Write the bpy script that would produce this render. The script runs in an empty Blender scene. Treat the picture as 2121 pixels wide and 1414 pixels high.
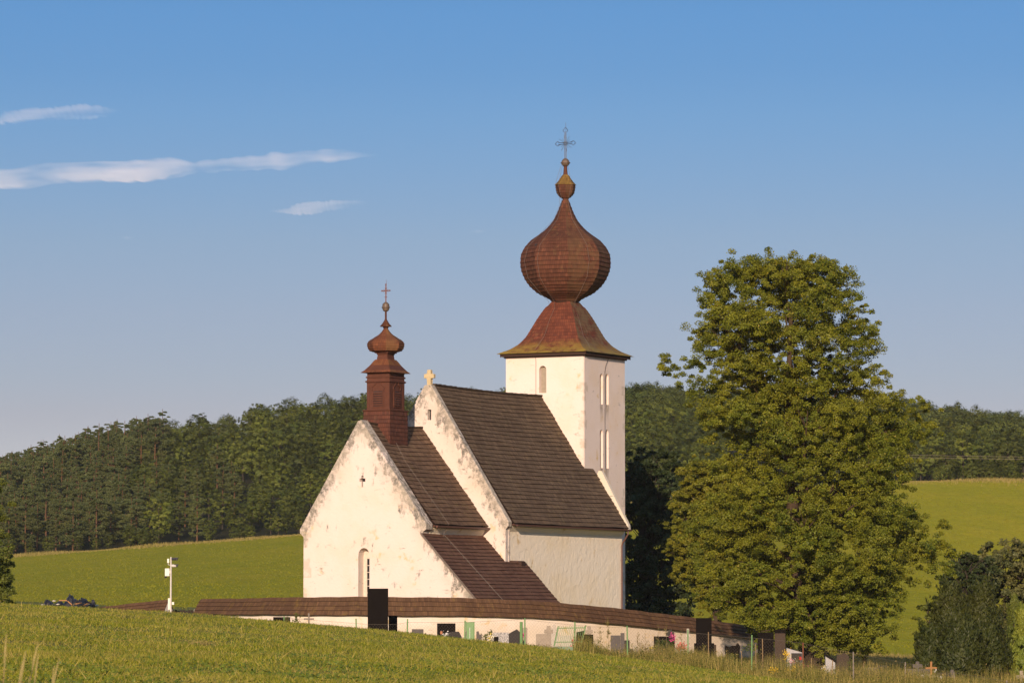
import bpy, bmesh, math, random
import numpy as np
from mathutils import Vector, Matrix
R_ = math.radians
rng = np.random.default_rng(11)
random.seed(5)
scene = bpy.context.scene
COL = scene.collection

# ------------------------------------------------------------------ camera
FPX = 150/36*2121; PCX, PCY, HOR = 1060.5, 707, 1300     # focal length and picture centre in photo pixels, eye level row
PITCH = math.atan((HOR-PCY)/FPX)
cam = bpy.data.cameras.new('camera'); cam.lens = 150; cam.sensor_width = 36
cam.clip_start = .5; cam.clip_end = 60000
cam.dof.use_dof = True; cam.dof.focus_distance = 262; cam.dof.aperture_fstop = 9
co = bpy.data.objects.new('camera', cam); COL.objects.link(co)
co.location = (0, 0, 0); co.rotation_euler = (math.pi/2+PITCH, 0, 0)
scene.camera = co

# ------------------------------------------------------------------ light
TH = R_(28.4)                                             # the church's long axis, clockwise from the view
SUN_EL = R_(15.5); SUN_BACK = R_(8.2)                    # sun low behind the camera, a little to the left
sd = Vector((-math.sin(SUN_BACK)*math.cos(SUN_EL), -math.cos(SUN_BACK)*math.cos(SUN_EL), math.sin(SUN_EL)))
sun = bpy.data.lights.new('sun', 'SUN'); sun.energy = 4.6; sun.angle = R_(.5); sun.color = (1, .765, .585)
so = bpy.data.objects.new('sun', sun); COL.objects.link(so)
so.rotation_euler = sd.to_track_quat('Z', 'Y').to_euler()
world = bpy.data.worlds.new("World"); scene.world = world; world.use_nodes = True
wn = world.node_tree.nodes; wl = world.node_tree.links; wn.clear()
sky = wn.new('ShaderNodeTexSky'); sky.sky_type = 'NISHITA'; sky.sun_disc = False
sky.sun_elevation = SUN_EL; sky.sun_rotation = math.pi+SUN_BACK
sky.air_density = 1.0; sky.dust_density = .6; sky.ozone_density = 2.2
geo = wn.new('ShaderNodeTexCoord'); sep = wn.new('ShaderNodeSeparateXYZ'); com = wn.new('ShaderNodeCombineXYZ')
rmp = wn.new('ShaderNodeMapRange'); rmp.inputs[1].default_value = .0; rmp.inputs[2].default_value = .2
rmp.inputs[3].default_value = .03; rmp.inputs[4].default_value = .74
wl.new(geo.outputs['Generated'], sep.inputs[0]); wl.new(sep.outputs[0], com.inputs[0]); wl.new(sep.outputs[1], com.inputs[1])
mxz = wn.new('ShaderNodeMath'); mxz.operation = 'MAXIMUM'
wl.new(sep.outputs[2], rmp.inputs[0]); wl.new(rmp.outputs[0], mxz.inputs[0]); wl.new(sep.outputs[2], mxz.inputs[1]); wl.new(mxz.outputs[0], com.inputs[2])
wl.new(com.outputs[0], sky.inputs[0])
hue = wn.new('ShaderNodeMixRGB'); hue.blend_type = 'MULTIPLY'; hue.inputs[0].default_value = 1; hue.inputs[2].default_value = (1.0, 1.0, 1.08, 1)
bg = wn.new('ShaderNodeBackground'); bg.inputs[1].default_value = .15
wo = wn.new('ShaderNodeOutputWorld')
rampn = wn.new('ShaderNodeValToRGB'); zs_ = wn.new('ShaderNodeMath'); zs_.operation = 'DIVIDE'; zs_.inputs[1].default_value = .5; zs_.use_clamp = True
wl.new(sep.outputs[2], zs_.inputs[0]); wl.new(zs_.outputs[0], rampn.inputs[0]); ce = rampn.color_ramp.elements
STOPS = [(0.0, [0.4279, 0.2725, 0.2044]), (0.04979065293651692, [0.4279, 0.2725, 0.2044]), (0.058843498924974535, [0.4348, 0.2997, 0.2273]), (0.07355437365621817, [0.4625, 0.3384, 0.2655]), (0.09052845988457621, [0.4671, 0.3863, 0.3122]), (0.11881860359850628, [0.3993, 0.4478, 0.42]), (0.1301346610840783, [0.3623, 0.4557, 0.454]), (0.14371393006676475, [0.3528, 0.4856, 0.5039]), (0.26, [0.42, 0.47, 0.47]), (0.5, [0.6, 0.56, 0.48])]
ce[0].position = 0; ce[0].color = (*STOPS[0][1], 1); ce[1].position = 1; ce[1].color = (*STOPS[-1][1], 1)
for z_, c_ in STOPS[1:-1]: e_ = ce.new(z_/.5); e_.color = (*c_, 1)
tint_ = wn.new('ShaderNodeMixRGB'); tint_.blend_type = 'MULTIPLY'; tint_.inputs[0].default_value = 1; tw2 = wn.new('ShaderNodeMixRGB'); tw2.blend_type = 'ADD'; tw2.inputs[0].default_value = 1
wl.new(sky.outputs[0], hue.inputs[1]); wl.new(hue.outputs[0], tint_.inputs[1]); wl.new(rampn.outputs[0], tint_.inputs[2]); wl.new(tint_.outputs[0], tw2.inputs[1]); wl.new(tint_.outputs[0], tw2.inputs[2]); wl.new(tw2.outputs[0], bg.inputs[0]); wl.new(bg.outputs[0], wo.inputs[0])
scene.view_settings.view_transform = 'Standard'; scene.view_settings.look = 'None'
scene.view_settings.exposure = .3; scene.view_settings.gamma = 1
scene.cycles.max_bounces = 6; scene.cycles.transparent_max_bounces = 8; scene.cycles.volume_bounces = 1

def at(px, py, Y):
    """world point at depth Y seen at photo pixel px, py"""
    dx = (px-PCX)/FPX; dy = (PCY-py)/FPX; c, s = math.cos(PITCH), math.sin(PITCH)
    v = Vector((dx, c-dy*s, s+dy*c)); return v*(Y/v.y)
def WX(px, Y): return (px-PCX)/FPX*Y*1.0022
def ZY(py, Y): return at(1060, py, Y).z

# ------------------------------------------------------------------ things and parts
def tag(o, label=None, cat=None, group=None, kind=None):
    if label: o['label'] = label
    if cat: o['category'] = cat
    if group: o['group'] = group
    if kind: o['kind'] = kind
    return o
def empty(name, loc, rz=0, label=None, cat=None, group=None):
    o = bpy.data.objects.new(name, None); COL.objects.link(o); o.location = loc; o.rotation_euler = (0, 0, rz)
    o.empty_display_size = .3
    return tag(o, label, cat, group)
def link(name, me, m, parent=None, loc=None):
    if m is not None:
        me.materials.clear()
        for q in (m if isinstance(m, (list, tuple)) else [m]): me.materials.append(q)
    o = bpy.data.objects.new(name, me); COL.objects.link(o)
    if parent: o.parent = parent
    if loc is not None: o.location = loc
    return o
def frombm(name, bm, m, parent=None, loc=None, smooth=False):
    me = bpy.data.meshes.new(name); bmesh.ops.recalc_face_normals(bm, faces=bm.faces); bm.to_mesh(me); bm.free()
    if smooth:
        for p in me.polygons: p.use_smooth = True
    return link(name, me, m, parent, loc)
def box(bm, x0, x1, y0, y1, z0, z1, M=None):
    v = [bm.verts.new((x, y, z)) for z in (z0, z1) for x, y in ((x0, y0), (x1, y0), (x1, y1), (x0, y1))]
    for f in ((0, 3, 2, 1), (4, 5, 6, 7), (0, 1, 5, 4), (1, 2, 6, 5), (2, 3, 7, 6), (3, 0, 4, 7)): bm.faces.new([v[i] for i in f])
    if M: 
        for q in v: q.co = M @ q.co
    return v
def prism(bm, poly, d0, d1, axis='y'):
    """polygon in (x, z) extruded along y, or in (y, z) extruded along x"""
    f = (lambda a, b, d: (a, d, b)) if axis == 'y' else (lambda a, b, d: (d, a, b))
    A = [bm.verts.new(f(a, b, d0)) for a, b in poly]; B = [bm.verts.new(f(a, b, d1)) for a, b in poly]
    bm.faces.new(A); bm.faces.new(B[::-1]); n = len(poly)
    for i in range(n): bm.faces.new((A[i], B[i], B[(i+1) % n], A[(i+1) % n]))
def tube(bm, pts, r, seg=6, r1=None, cap=True):
    pts = [Vector(p) for p in pts]; n = len(pts); rings = []
    for i, p in enumerate(pts):
        d = (pts[min(i+1, n-1)]-pts[max(i-1, 0)]).normalized()
        a = d.orthogonal().normalized() if i == 0 else (rings_a - d*rings_a.dot(d)).normalized()
        rings_a = a; b = d.cross(a)
        rr = r if r1 is None else r+(r1-r)*i/(n-1)
        if isinstance(r, (list, tuple)): rr = r[i]
        rings.append([bm.verts.new(p+(a*math.cos(2*math.pi*k/seg)+b*math.sin(2*math.pi*k/seg))*rr) for k in range(seg)])
    for i in range(n-1):
        for k in range(seg): bm.faces.new((rings[i][k], rings[i][(k+1) % seg], rings[i+1][(k+1) % seg], rings[i+1][k]))
    if cap: bm.faces.new(rings[0][::-1]); bm.faces.new(rings[-1])
def lathe(bm, prof, seg=16, c=(0, 0), rx=1, ry=1, rot=0):
    rings = [[bm.verts.new((c[0]+rx*r*math.cos(2*math.pi*k/seg+rot), c[1]+ry*r*math.sin(2*math.pi*k/seg+rot), z)) for k in range(seg)] for z, r in prof]
    for i in range(len(rings)-1):
        for k in range(seg): bm.faces.new((rings[i][k], rings[i][(k+1) % seg], rings[i+1][(k+1) % seg], rings[i+1][k]))
    bm.faces.new(rings[0][::-1]); bm.faces.new(rings[-1])
def arch(x0, x1, z0, z1, pointed=False, n=8):
    """outline of an arched opening: bottom, sides, arch"""
    w = (x1-x0)/2; cx = (x0+x1)/2; pts = [(x0, z0), (x1, z0)]
    h = w*(1.35 if pointed else 1.0); zs = z1-h
    for i in range(n+1):
        a = math.pi*i/n; c = math.cos(a); s = math.sin(a)
        if pointed: s = s**.8
        pts.append((cx+w*c, zs+h*s))
    return pts
def cut(o, bm):
    me = bpy.data.meshes.new('cutter'); bmesh.ops.recalc_face_normals(bm, faces=bm.faces); bm.to_mesh(me); bm.free()
    c = bpy.data.objects.new('cutter', me); COL.objects.link(c); c.parent = o.parent
    md = o.modifiers.new('b', 'BOOLEAN'); md.object = c; md.operation = 'DIFFERENCE'; md.solver = 'EXACT'
    bpy.context.view_layer.update(); dg = bpy.context.evaluated_depsgraph_get()
    new = bpy.data.meshes.new_from_object(o.evaluated_get(dg)); o.modifiers.clear(); o.data = new
    bpy.data.objects.remove(c); return o
def npmesh(name, V, F, m, parent=None, tint=None, loc=None):
    """V (n,3) and F (m,k) index arrays, optional tint per face"""
    me = bpy.data.meshes.new(name); V = np.asarray(V, np.float32); F = np.asarray(F, np.int32); k = F.shape[1]
    me.vertices.add(len(V)); me.vertices.foreach_set('co', V.ravel())
    me.loops.add(F.size); me.loops.foreach_set('vertex_index', F.ravel())
    me.polygons.add(len(F)); me.polygons.foreach_set('loop_start', np.arange(0, F.size, k, dtype=np.int32))
    me.polygons.foreach_set('loop_total', np.full(len(F), k, np.int32))
    me.update(calc_edges=True)
    if tint is not None:
        a = me.attributes.new('tint', 'FLOAT', 'FACE'); a.data.foreach_set('value', np.asarray(tint, np.float32))
    return link(name, me, m, parent, loc)

# ------------------------------------------------------------------ materials
class NT:
    def __init__(s, name, rough=.8, spec=.3):
        s.m = bpy.data.materials.new(name); s.m.use_nodes = True; t = s.m.node_tree; s.t = t
        s.p = t.nodes['Principled BSDF']; s.p.inputs['Roughness'].default_value = rough
        s.p.inputs['Specular IOR Level'].default_value = spec; s.out = t.nodes['Material Output']
        s.tc = t.nodes.new('ShaderNodeTexCoord')
    def n(s, typ, **kw):
        q = s.t.nodes.new(typ)
        for k, v in kw.items(): setattr(q, k, v)
        return q
    def put(s, sock, v):
        if isinstance(v, bpy.types.NodeSocket): s.t.links.new(v, sock)
        elif isinstance(v, (tuple, list)) and len(v) == 3 and sock.type == 'RGBA': sock.default_value = (*v, 1)
        else: sock.default_value = v
    def math(s, op, a, b=0, c=0, clamp=False):
        q = s.n('ShaderNodeMath', operation=op); q.use_clamp = clamp
        s.put(q.inputs[0], a); s.put(q.inputs[1], b)
        if op in ('MULTIPLY_ADD',): s.put(q.inputs[2], c)
        return q.outputs[0]
    def mix(s, f, a, b, typ='MIX'):
        q = s.n('ShaderNodeMixRGB', blend_type=typ); s.put(q.inputs[0], f); s.put(q.inputs[1], a); s.put(q.inputs[2], b); return q.outputs[0]
    def noise(s, scale, detail=4, rough=.55, vec=None, stretch=None, dist=0):
        q = s.n('ShaderNodeTexNoise'); q.inputs['Scale'].default_value = scale; q.inputs['Detail'].default_value = detail
        q.inputs['Roughness'].default_value = rough; q.inputs['Distortion'].default_value = dist
        vec = vec or s.tc.outputs['Object']
        if stretch:
            mp = s.n('ShaderNodeMapping'); mp.inputs['Scale'].default_value = stretch; s.t.links.new(vec, mp.inputs[0]); vec = mp.outputs[0]
        s.t.links.new(vec, q.inputs['Vector']); return q.outputs[0]
    def ramp(s, f, a, b):
        q = s.n('ShaderNodeMapRange', interpolation_type='SMOOTHSTEP'); s.put(q.inputs[0], f)
        q.inputs[1].default_value = a; q.inputs[2].default_value = b; return q.outputs[0]
    def bump(s, h, strength=.5, dist=.02, chain=None):
        q = s.n('ShaderNodeBump'); q.inputs['Strength'].default_value = strength; q.inputs['Distance'].default_value = dist
        s.put(q.inputs['Height'], h)
        if chain: s.t.links.new(chain, q.inputs['Normal'])
        s.t.links.new(q.outputs[0], s.p.inputs['Normal']); return q.outputs[0]
    def color(s, c): s.put(s.p.inputs['Base Color'], c)
    def xyz(s, vec=None):
        q = s.n('ShaderNodeSeparateXYZ'); s.t.links.new(vec or s.tc.outputs['Object'], q.inputs[0]); return q.outputs
    def white(s, a, b=0):
        q = s.n('ShaderNodeTexWhiteNoise', noise_dimensions='2D'); c = s.n('ShaderNodeCombineXYZ')
        s.put(c.inputs[0], a); s.put(c.inputs[1], b); s.t.links.new(c.outputs[0], q.inputs[0]); return q.outputs[0]

def plain(name, c, rough=.7, spec=.3, var=.25, sc=6, metal=0, bmp=.3, bd=.01):
    t = NT(name, rough, spec); n = t.noise(sc, 5); n2 = t.noise(sc*7, 3)
    f = t.math('MULTIPLY_ADD', n, var*2, 1-var); f2 = t.math('MULTIPLY_ADD', n2, var, 1-var/2)
    t.color(t.mix(1, t.mix(1, c, f, 'MULTIPLY'), f2, 'MULTIPLY')); t.p.inputs['Metallic'].default_value = metal
    if bmp: t.bump(n2, bmp, bd)
    return t.m

def plaster(name, base, gable=None, amount=1.0, wavy=.6, dirty_low=None, quoins=None, drips=None):
    """old lime wash: cream with ochre patches and grey weathering; gable = (r0, ztop, k_left, k_right): weathering under the slopes"""
    t = NT(name, .9, .15); X, Y, Z = t.xyz()
    big = t.noise(.35, 5, .6); mid = t.noise(1.4, 6, .62); fine = t.noise(6, 5, .65); hor = t.noise(1.1, 6, .65, stretch=(1, 1, 2.6), dist=.6)
    c = t.mix(t.ramp(big, .42, .72), base, tuple(b*k for b, k in zip(base, (.97, .93, .84))))
    ochre = t.math('MULTIPLY', t.ramp(mid, .57, .66), t.ramp(t.noise(.5, 3), .5, .62)); c = t.mix(t.math('MULTIPLY', ochre, .85), c, (.60, .44, .22))
    if gable:
        r0, zt, kl, kr = gable
        dx = t.math('SUBTRACT', X, r0)
        line = t.math('SUBTRACT', zt, t.math('MAXIMUM', t.math('MULTIPLY', dx, kr), t.math('MULTIPLY', dx, -kl)))
        d = t.math('SUBTRACT', line, Z)                                    # height below the sloping edge
        near = t.math('SUBTRACT', 1, t.ramp(d, .1, 2.6)); near2 = t.math('SUBTRACT', 1, t.ramp(d, 0, 1.0))
        n2 = t.noise(1.6, 8, .68, stretch=(1, 1, .55)); st = t.math('ADD', n2, t.math('ADD', t.math('MULTIPLY', near, .15), t.math('MULTIPLY', near2, .09)))
        stain = t.ramp(st, .585, .70)
        stain = t.math('MULTIPLY', stain, t.ramp(t.noise(5, 7, .75), .34, .58)); c = t.mix(t.math('MULTIPLY', stain, .72*amount, clamp=True), c, (.125, .12, .10))
        cr_ = t.math('MULTIPLY', t.ramp(t.noise(2.2, 9, .78, stretch=(1, 1, 1.5)), .60, .68), t.math('ADD', t.math('MULTIPLY', near, .75), .22)); c = t.mix(t.math('MULTIPLY', cr_, .95, clamp=True), c, (.10, .095, .08))
        veil = t.math('MULTIPLY', near, t.ramp(t.noise(.8, 5), .38, .6)); c = t.mix(t.math('MULTIPLY', veil, .42*amount), c, (.48, .42, .33))
    s2 = t.math('MULTIPLY', t.ramp(hor, .60, .68), t.ramp(t.noise(.42, 2), .42, .54)); s2 = t.math('MULTIPLY', s2, t.ramp(t.noise(4, 6, .7), .38, .6)); c = t.mix(t.math('MULTIPLY', s2, .8*amount, clamp=True), c, (.19, .17, .13))
    c = t.mix(t.math('MULTIPLY', t.ramp(fine, .60, .8), .25), c, (.46, .40, .32))
    if quoins:                                                             # bare corner stones showing through the wash
        for q0, q1 in quoins:
            row = t.math('FLOOR', t.math('DIVIDE', Z, .62)); rn = t.white(row, q0*3.1)
            w = t.math('MULTIPLY_ADD', rn, .45, .12)
            e = t.math('ADD', t.math('ABSOLUTE', t.math('SUBTRACT', X, q0)), t.math('ABSOLUTE', t.math('SUBTRACT', Y, q1))); ins = t.math('LESS_THAN', e, w)
            ins = t.math('MULTIPLY', ins, t.math('GREATER_THAN', t.white(row, 7.7), .42)); ins = t.math('MULTIPLY', ins, t.ramp(t.noise(2.2, 6), .40, .56))
            c = t.mix(t.math('MULTIPLY', ins, .5), c, (.44, .37, .27))
    if drips:                                                              # rain runs under the sills
        for y0, zs in drips:
            dy = t.math('ABSOLUTE', t.math('SUBTRACT', Y, y0)); side = t.math('SUBTRACT', 1, t.ramp(dy, .10, .30)); dz = t.math('SUBTRACT', zs, Z)
            run = t.math('MULTIPLY', t.math('MULTIPLY', side, t.ramp(dz, -.02, .03)), t.math('SUBTRACT', 1, t.ramp(dz, .1, 1.3))); run = t.math('MULTIPLY', run, t.ramp(t.noise(3.5, 6, .7, stretch=(1, 2.5, .3)), .36, .55))
            run = t.math('MULTIPLY', run, t.math('GREATER_THAN', X, -.2)); c = t.mix(t.math('MULTIPLY', run, .8), c, (.22, .17, .11))
    if dirty_low is not None:
        lo = t.math('SUBTRACT', 1, t.ramp(t.math('SUBTRACT', Z, t.math('MULTIPLY', t.noise(1.2, 6), 1.4)), dirty_low-1.2, dirty_low+.4))
        c = t.mix(t.math('MULTIPLY', lo, .45), c, (.50, .37, .20))
    t.color(c)
    w = t.noise(2.4, 2, .5, dist=.8); b = t.bump(w, wavy*.7, .05); t.bump(t.noise(9, 5, .6), .35, .02, b)
    return t.m

def shingle(name, c0, c1, lichen=(.32, .27, .10), lich=.5, moss=None, width=.11, lines=.5, wear=.35):
    """wooden shingles: uv in metres along the course / course number"""
    t = NT(name, .85, .2); uv = t.xyz(t.tc.outputs['UV']); U, V = uv[0], uv[1]
    row = t.math('FLOOR', V); ro = t.math('MULTIPLY', t.white(row, 3.3), 5)
    u = t.math('ADD', t.math('DIVIDE', U, width), ro); cell = t.math('FLOOR', u); rnd = t.white(cell, row); rnd2 = t.white(t.math('ADD', cell, 91.7), row)
    c = t.mix(rnd, c0, c1); c = t.mix(t.math('MULTIPLY', t.ramp(t.noise(.5, 4), .4, .65), wear), c, tuple(x*.55 for x in c0))
    c = t.mix(t.math('MULTIPLY', t.math('GREATER_THAN', rnd2, .93), .22), c, tuple(min(1, x*1.9) for x in c1))
    fr = t.math('FRACT', V); butt = t.math('SUBTRACT', 1, t.ramp(fr, .0, .16)); c = t.mix(t.math('MULTIPLY', butt, lines), c, tuple(x*.22 for x in c0))   # gap shadow under each course, painted into the colour
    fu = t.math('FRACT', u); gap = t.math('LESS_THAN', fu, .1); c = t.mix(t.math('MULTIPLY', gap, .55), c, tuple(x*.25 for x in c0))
    li = t.noise(2.4, 8, .75, stretch=(1, 1, .4)); pa = t.ramp(t.noise(.45, 3), .38, .66)
    sp = t.noise(16, 3, .7); 
    c = t.mix(t.math('MULTIPLY', t.math('MULTIPLY', t.ramp(li, .52, .66), pa), lich), c, lichen)
    c = t.mix(t.math('MULTIPLY', t.ramp(sp, .66, .72), lich), c, tuple(min(1, x*1.4) for x in lichen))
    if moss:
        z0, z1, mc, side = moss; X, Y, Z = t.xyz(); m = t.math('SUBTRACT', 1, t.ramp(t.math('SUBTRACT', Z, t.math('MULTIPLY', t.noise(1.3, 6, .7), 1.1)), z0, z1))
        m = t.math('MULTIPLY', m, t.ramp(t.noise(1.6, 6, .7), .30, .55)); c = t.mix(t.math('MULTIPLY', m, .85), c, mc)
        if side:                                                           # grey lichen on the side away from noon sun
            nn = t.n('ShaderNodeTexCoord').outputs['Normal']; nx = t.xyz(nn)[0]; g = t.math('MULTIPLY', t.ramp(nx, .3, .6), t.ramp(t.noise(1.1, 6, .7), .40, .56))
            c = t.mix(t.math('MULTIPLY', g, .5), c, side)
    t.color(c); t.bump(rnd, .5, .015); return t.m

def leafmat(name, c0, c1, trans=.25, var=.5, yellow=None, patch=.12):
    t = NT(name, .55, .25); a = t.n('ShaderNodeAttribute', attribute_name='tint').outputs['Fac']
    oi = t.n('ShaderNodeObjectInfo').outputs['Random']
    c = t.mix(a, c0, c1); pn = t.ramp(t.noise(patch, 3), .38, .62); c = t.mix(t.math('MULTIPLY', pn, .4), c, tuple(x*k for x, k in zip(c1, (1.2, 1.0, .8))))
    f = t.math('MULTIPLY_ADD', oi, var, 1-var/2); c = t.mix(1, c, f, 'MULTIPLY')
    if yellow: c = t.mix(t.math('MULTIPLY', t.math('GREATER_THAN', a, .93), .8), c, yellow)
    t.color(c); tr = t.n('ShaderNodeBsdfTranslucent'); t.put(tr.inputs[0], t.mix(1, c, (1.25, 1.15, .6), 'MULTIPLY'))
    mx = t.n('ShaderNodeMixShader'); mx.inputs[0].default_value = trans
    t.t.links.new(t.p.outputs[0], mx.inputs[1]); t.t.links.new(tr.outputs[0], mx.inputs[2]); t.t.links.new(mx.outputs[0], t.out.inputs[0]); return t.m

def barkmat(name, c, sc=3):
    t = NT(name, .9, .1); n = t.noise(sc, 6, .7, stretch=(2.5, 2.5, .5)); t.color(t.mix(n, tuple(x*.45 for x in c), tuple(x*1.5 for x in c))); t.bump(n, .8, .05); return t.m

# ------------------------------------------------------------------ terrain
colsA = [(-900, 1215), (0, 1249), (90, 1253), (211, 1261), (343, 1268), (436, 1275), (540, 1285), (687, 1297), (824, 1307), (908, 1317), (1055, 1333), (1142, 1345), (1269, 1363), (1371, 1376), (1447, 1388), (1549, 1411), (1700, 1432), (1900, 1448), (2121, 1460), (3000, 1500)]
PX = np.array([-900, 0, 100, 211, 343, 436, 540, 687, 824, 908, 1055, 1142, 1269, 1371, 1447, 1549, 1700, 1900, 2121, 3000.])
def tab(pairs): a = np.array(pairs, float); return np.interp(PX, a[:, 0], a[:, 1])
def scr(Y, pairs): return (HOR-tab(pairs))/FPX*Y           # given as the photo row where that ground is seen
rows = [
 (200, scr(200, colsA)),
 (214, tab([(-900, 1.5), (0, 1.0), (350, .55), (600, .0), (800, -.5), (1000, -1.0), (1200, -1.5), (1400, -2.0), (1600, -2.55), (1900, -2.95), (2121, -3.2), (3000, -3.8)])),
 (232, tab([(-900, 1.5), (0, 1.0), (350, .45), (600, .0), (800, -.55), (1000, -1.0), (1200, -1.45), (1400, -1.95), (1600, -2.4), (1900, -2.9), (2121, -3.2), (3000, -4)])),
 (262, tab([(-900, 1.7), (0, 1.2), (350, .5), (700, -.6), (1000, -1.0), (1300, -1.4), (1560, -1.8), (1800, -2.4), (2121, -2.9), (3000, -3.5)])),
 (300, tab([(-900, 1.5), (0, 1.0), (700, -.6), (1000, -1.0), (1300, -1.6), (1560, -2.1), (1860, -2.6), (2121, -2.9), (3000, -3.5)])),
 (350, scr(350, [(-900, 1225), (0, 1241), (630, 1262), (1300, 1322), (1860, 1362), (2121, 1366), (3000, 1370)])),
 (480, scr(480, [(-900, 1190), (0, 1200), (630, 1180), (1300, 1180), (1860, 1180), (2121, 1182), (3000, 1180)])),
 (600, scr(600, [(-900, 1175), (0, 1172), (630, 1130), (1300, 1070), (1860, 1060), (2121, 1060), (3000, 1060)])),
 (700, scr(700, [(-900, 1165), (0, 1155), (300, 1133), (630, 1108), (1300, 1042), (1860, 996), (2121, 994), (3000, 994)])),
 (760, scr(760, [(-900, 1166), (0, 1154), (300, 1131), (630, 1106), (1300, 1042), (1860, 1000), (2121, 1000), (3000, 1000)])),
 (950, tab([(-900, 22), (0, 30.5), (200, 35.5), (300, 38.5), (430, 40), (560, 43), (700, 44.5), (1000, 46.5), (1330, 43), (1860, 33), (2121, 31), (3000, 28)])),
 (1100, tab([(-900, 14), (0, 24), (300, 33), (700, 41), (1000, 48), (1330, 53), (1860, 46), (2121, 42), (3000, 33)])),
 (1320, tab([(-900, 5), (0, 12), (300, 20), (700, 40), (1000, 54), (1330, 64), (1860, 60), (2121, 55), (3000, 38)])),
 (1700, tab([(-900, 0), (0, 5), (700, 25), (1330, 40), (2121, 35), (3000, 30)])),
 (4000, tab([(-900, -20), (3000, -20)])),
]
RY = np.array([r[0] for r in rows], float); RZ = np.array([r[1] for r in rows])
def _H(X, Y):
    X = np.asarray(X, float); Y = np.asarray(Y, float)
    Ye = np.maximum(Y, 200); px = np.clip(X/Ye*FPX+PCX, PX[0], PX[-1])
    i = np.clip(np.searchsorted(RY, Ye, 'right')-1, 0, len(RY)-2); f = np.clip((Ye-RY[i])/(RY[i+1]-RY[i]), 0, 1)
    j = np.clip(np.searchsorted(PX, px, 'right')-1, 0, len(PX)-2); g = (px-PX[j])/(PX[j+1]-PX[j])
    lo = RZ[i, j]*(1-g)+RZ[i, j+1]*g; hi = RZ[i+1, j]*(1-g)+RZ[i+1, j+1]*g
    z = lo*(1-f)+hi*f
    u = np.clip(Y/200, -1, 1); near = z*u-1.7*np.clip(1-u, 0, 2)**1.3
    return np.where(Y < 200, near, z)
def H(X, Y):
    """ground height, the table softened over a few metres"""
    X = np.asarray(X, float); Y = np.asarray(Y, float); s = np.clip((Y-100)*.02, .8, 9)
    sx = np.clip(Y*.012, .5, 8)
    z = (_H(X, Y)*2+_H(X+sx, Y)+_H(X-sx, Y)+_H(X, Y+s)+_H(X, Y-s))/6
    z = z+.05*np.sin(X*.35+1.3*np.sin(Y*.11))*np.sin(Y*.23+.7*np.cos(X*.21))
    return z
def h1(x, y): return float(H(x, y))

def sheet(name, xs, ys, m, dz=0, kind='structure'):
    XX, YY = np.meshgrid(xs, ys); Z = H(XX, YY)+dz; V = np.stack([XX.ravel(), YY.ravel(), Z.ravel()], 1)
    nx = len(xs); ny = len(ys); i, j = np.meshgrid(np.arange(nx-1), np.arange(ny-1)); a = (j*nx+i).ravel()
    F = np.stack([a, a+1, a+nx+1, a+nx], 1); o = npmesh(name, V, F, m)
    o.data.polygons.foreach_set('use_smooth', np.ones(len(F), bool)); return tag(o, kind=kind)

def groundmat(name, c0, c1, c2, sc=.4, st=(1, 1, 1), bd=.1, bs=.6, fine=5, brightx=None):
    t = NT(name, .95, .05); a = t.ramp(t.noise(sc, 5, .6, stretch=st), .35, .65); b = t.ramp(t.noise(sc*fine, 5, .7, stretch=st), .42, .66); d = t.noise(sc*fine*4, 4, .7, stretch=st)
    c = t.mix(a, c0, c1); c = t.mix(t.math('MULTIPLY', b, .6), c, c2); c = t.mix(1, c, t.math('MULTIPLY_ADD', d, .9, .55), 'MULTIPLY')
    if brightx: c = t.mix(t.ramp(t.xyz()[0], brightx[0], brightx[1]), c, t.mix(1, c, (1.28, 1.20, 1.15), 'MULTIPLY'))  # colour lifted towards the right: sunward slope's light painted in, slightly yellower
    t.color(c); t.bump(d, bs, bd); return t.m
M_meadow = groundmat('meadow_soil', (.12, .14, .03), (.16, .165, .045), (.17, .14, .06), .35, bd=.06)
M_field = groundmat('field_grass', (.27, .26, .014), (.32, .28, .018), (.22, .23, .012), .05, (1, .35, 1), bd=.35, bs=.8, fine=7, brightx=(25, 65))
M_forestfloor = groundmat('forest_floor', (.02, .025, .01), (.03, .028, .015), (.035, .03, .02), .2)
sheet('meadow', np.linspace(-60, 60, 121), np.concatenate([np.linspace(-20, 190, 85), np.linspace(192.5, 345, 90)]), M_meadow)
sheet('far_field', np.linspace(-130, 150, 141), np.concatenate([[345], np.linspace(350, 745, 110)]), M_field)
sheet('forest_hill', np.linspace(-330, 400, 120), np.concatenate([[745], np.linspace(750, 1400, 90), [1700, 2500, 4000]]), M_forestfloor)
M_plain = groundmat('lowland', (.08, .09, .025), (.06, .075, .02), (.10, .10, .03), .01)
XX = np.array([[-9000, -500, -60], [9000, -500, -60], [9000, 15000, -60], [-9000, 15000, -60]], float); tag(npmesh('lowland', XX, [[0, 1, 2, 3]], M_plain), kind='structure')

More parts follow.
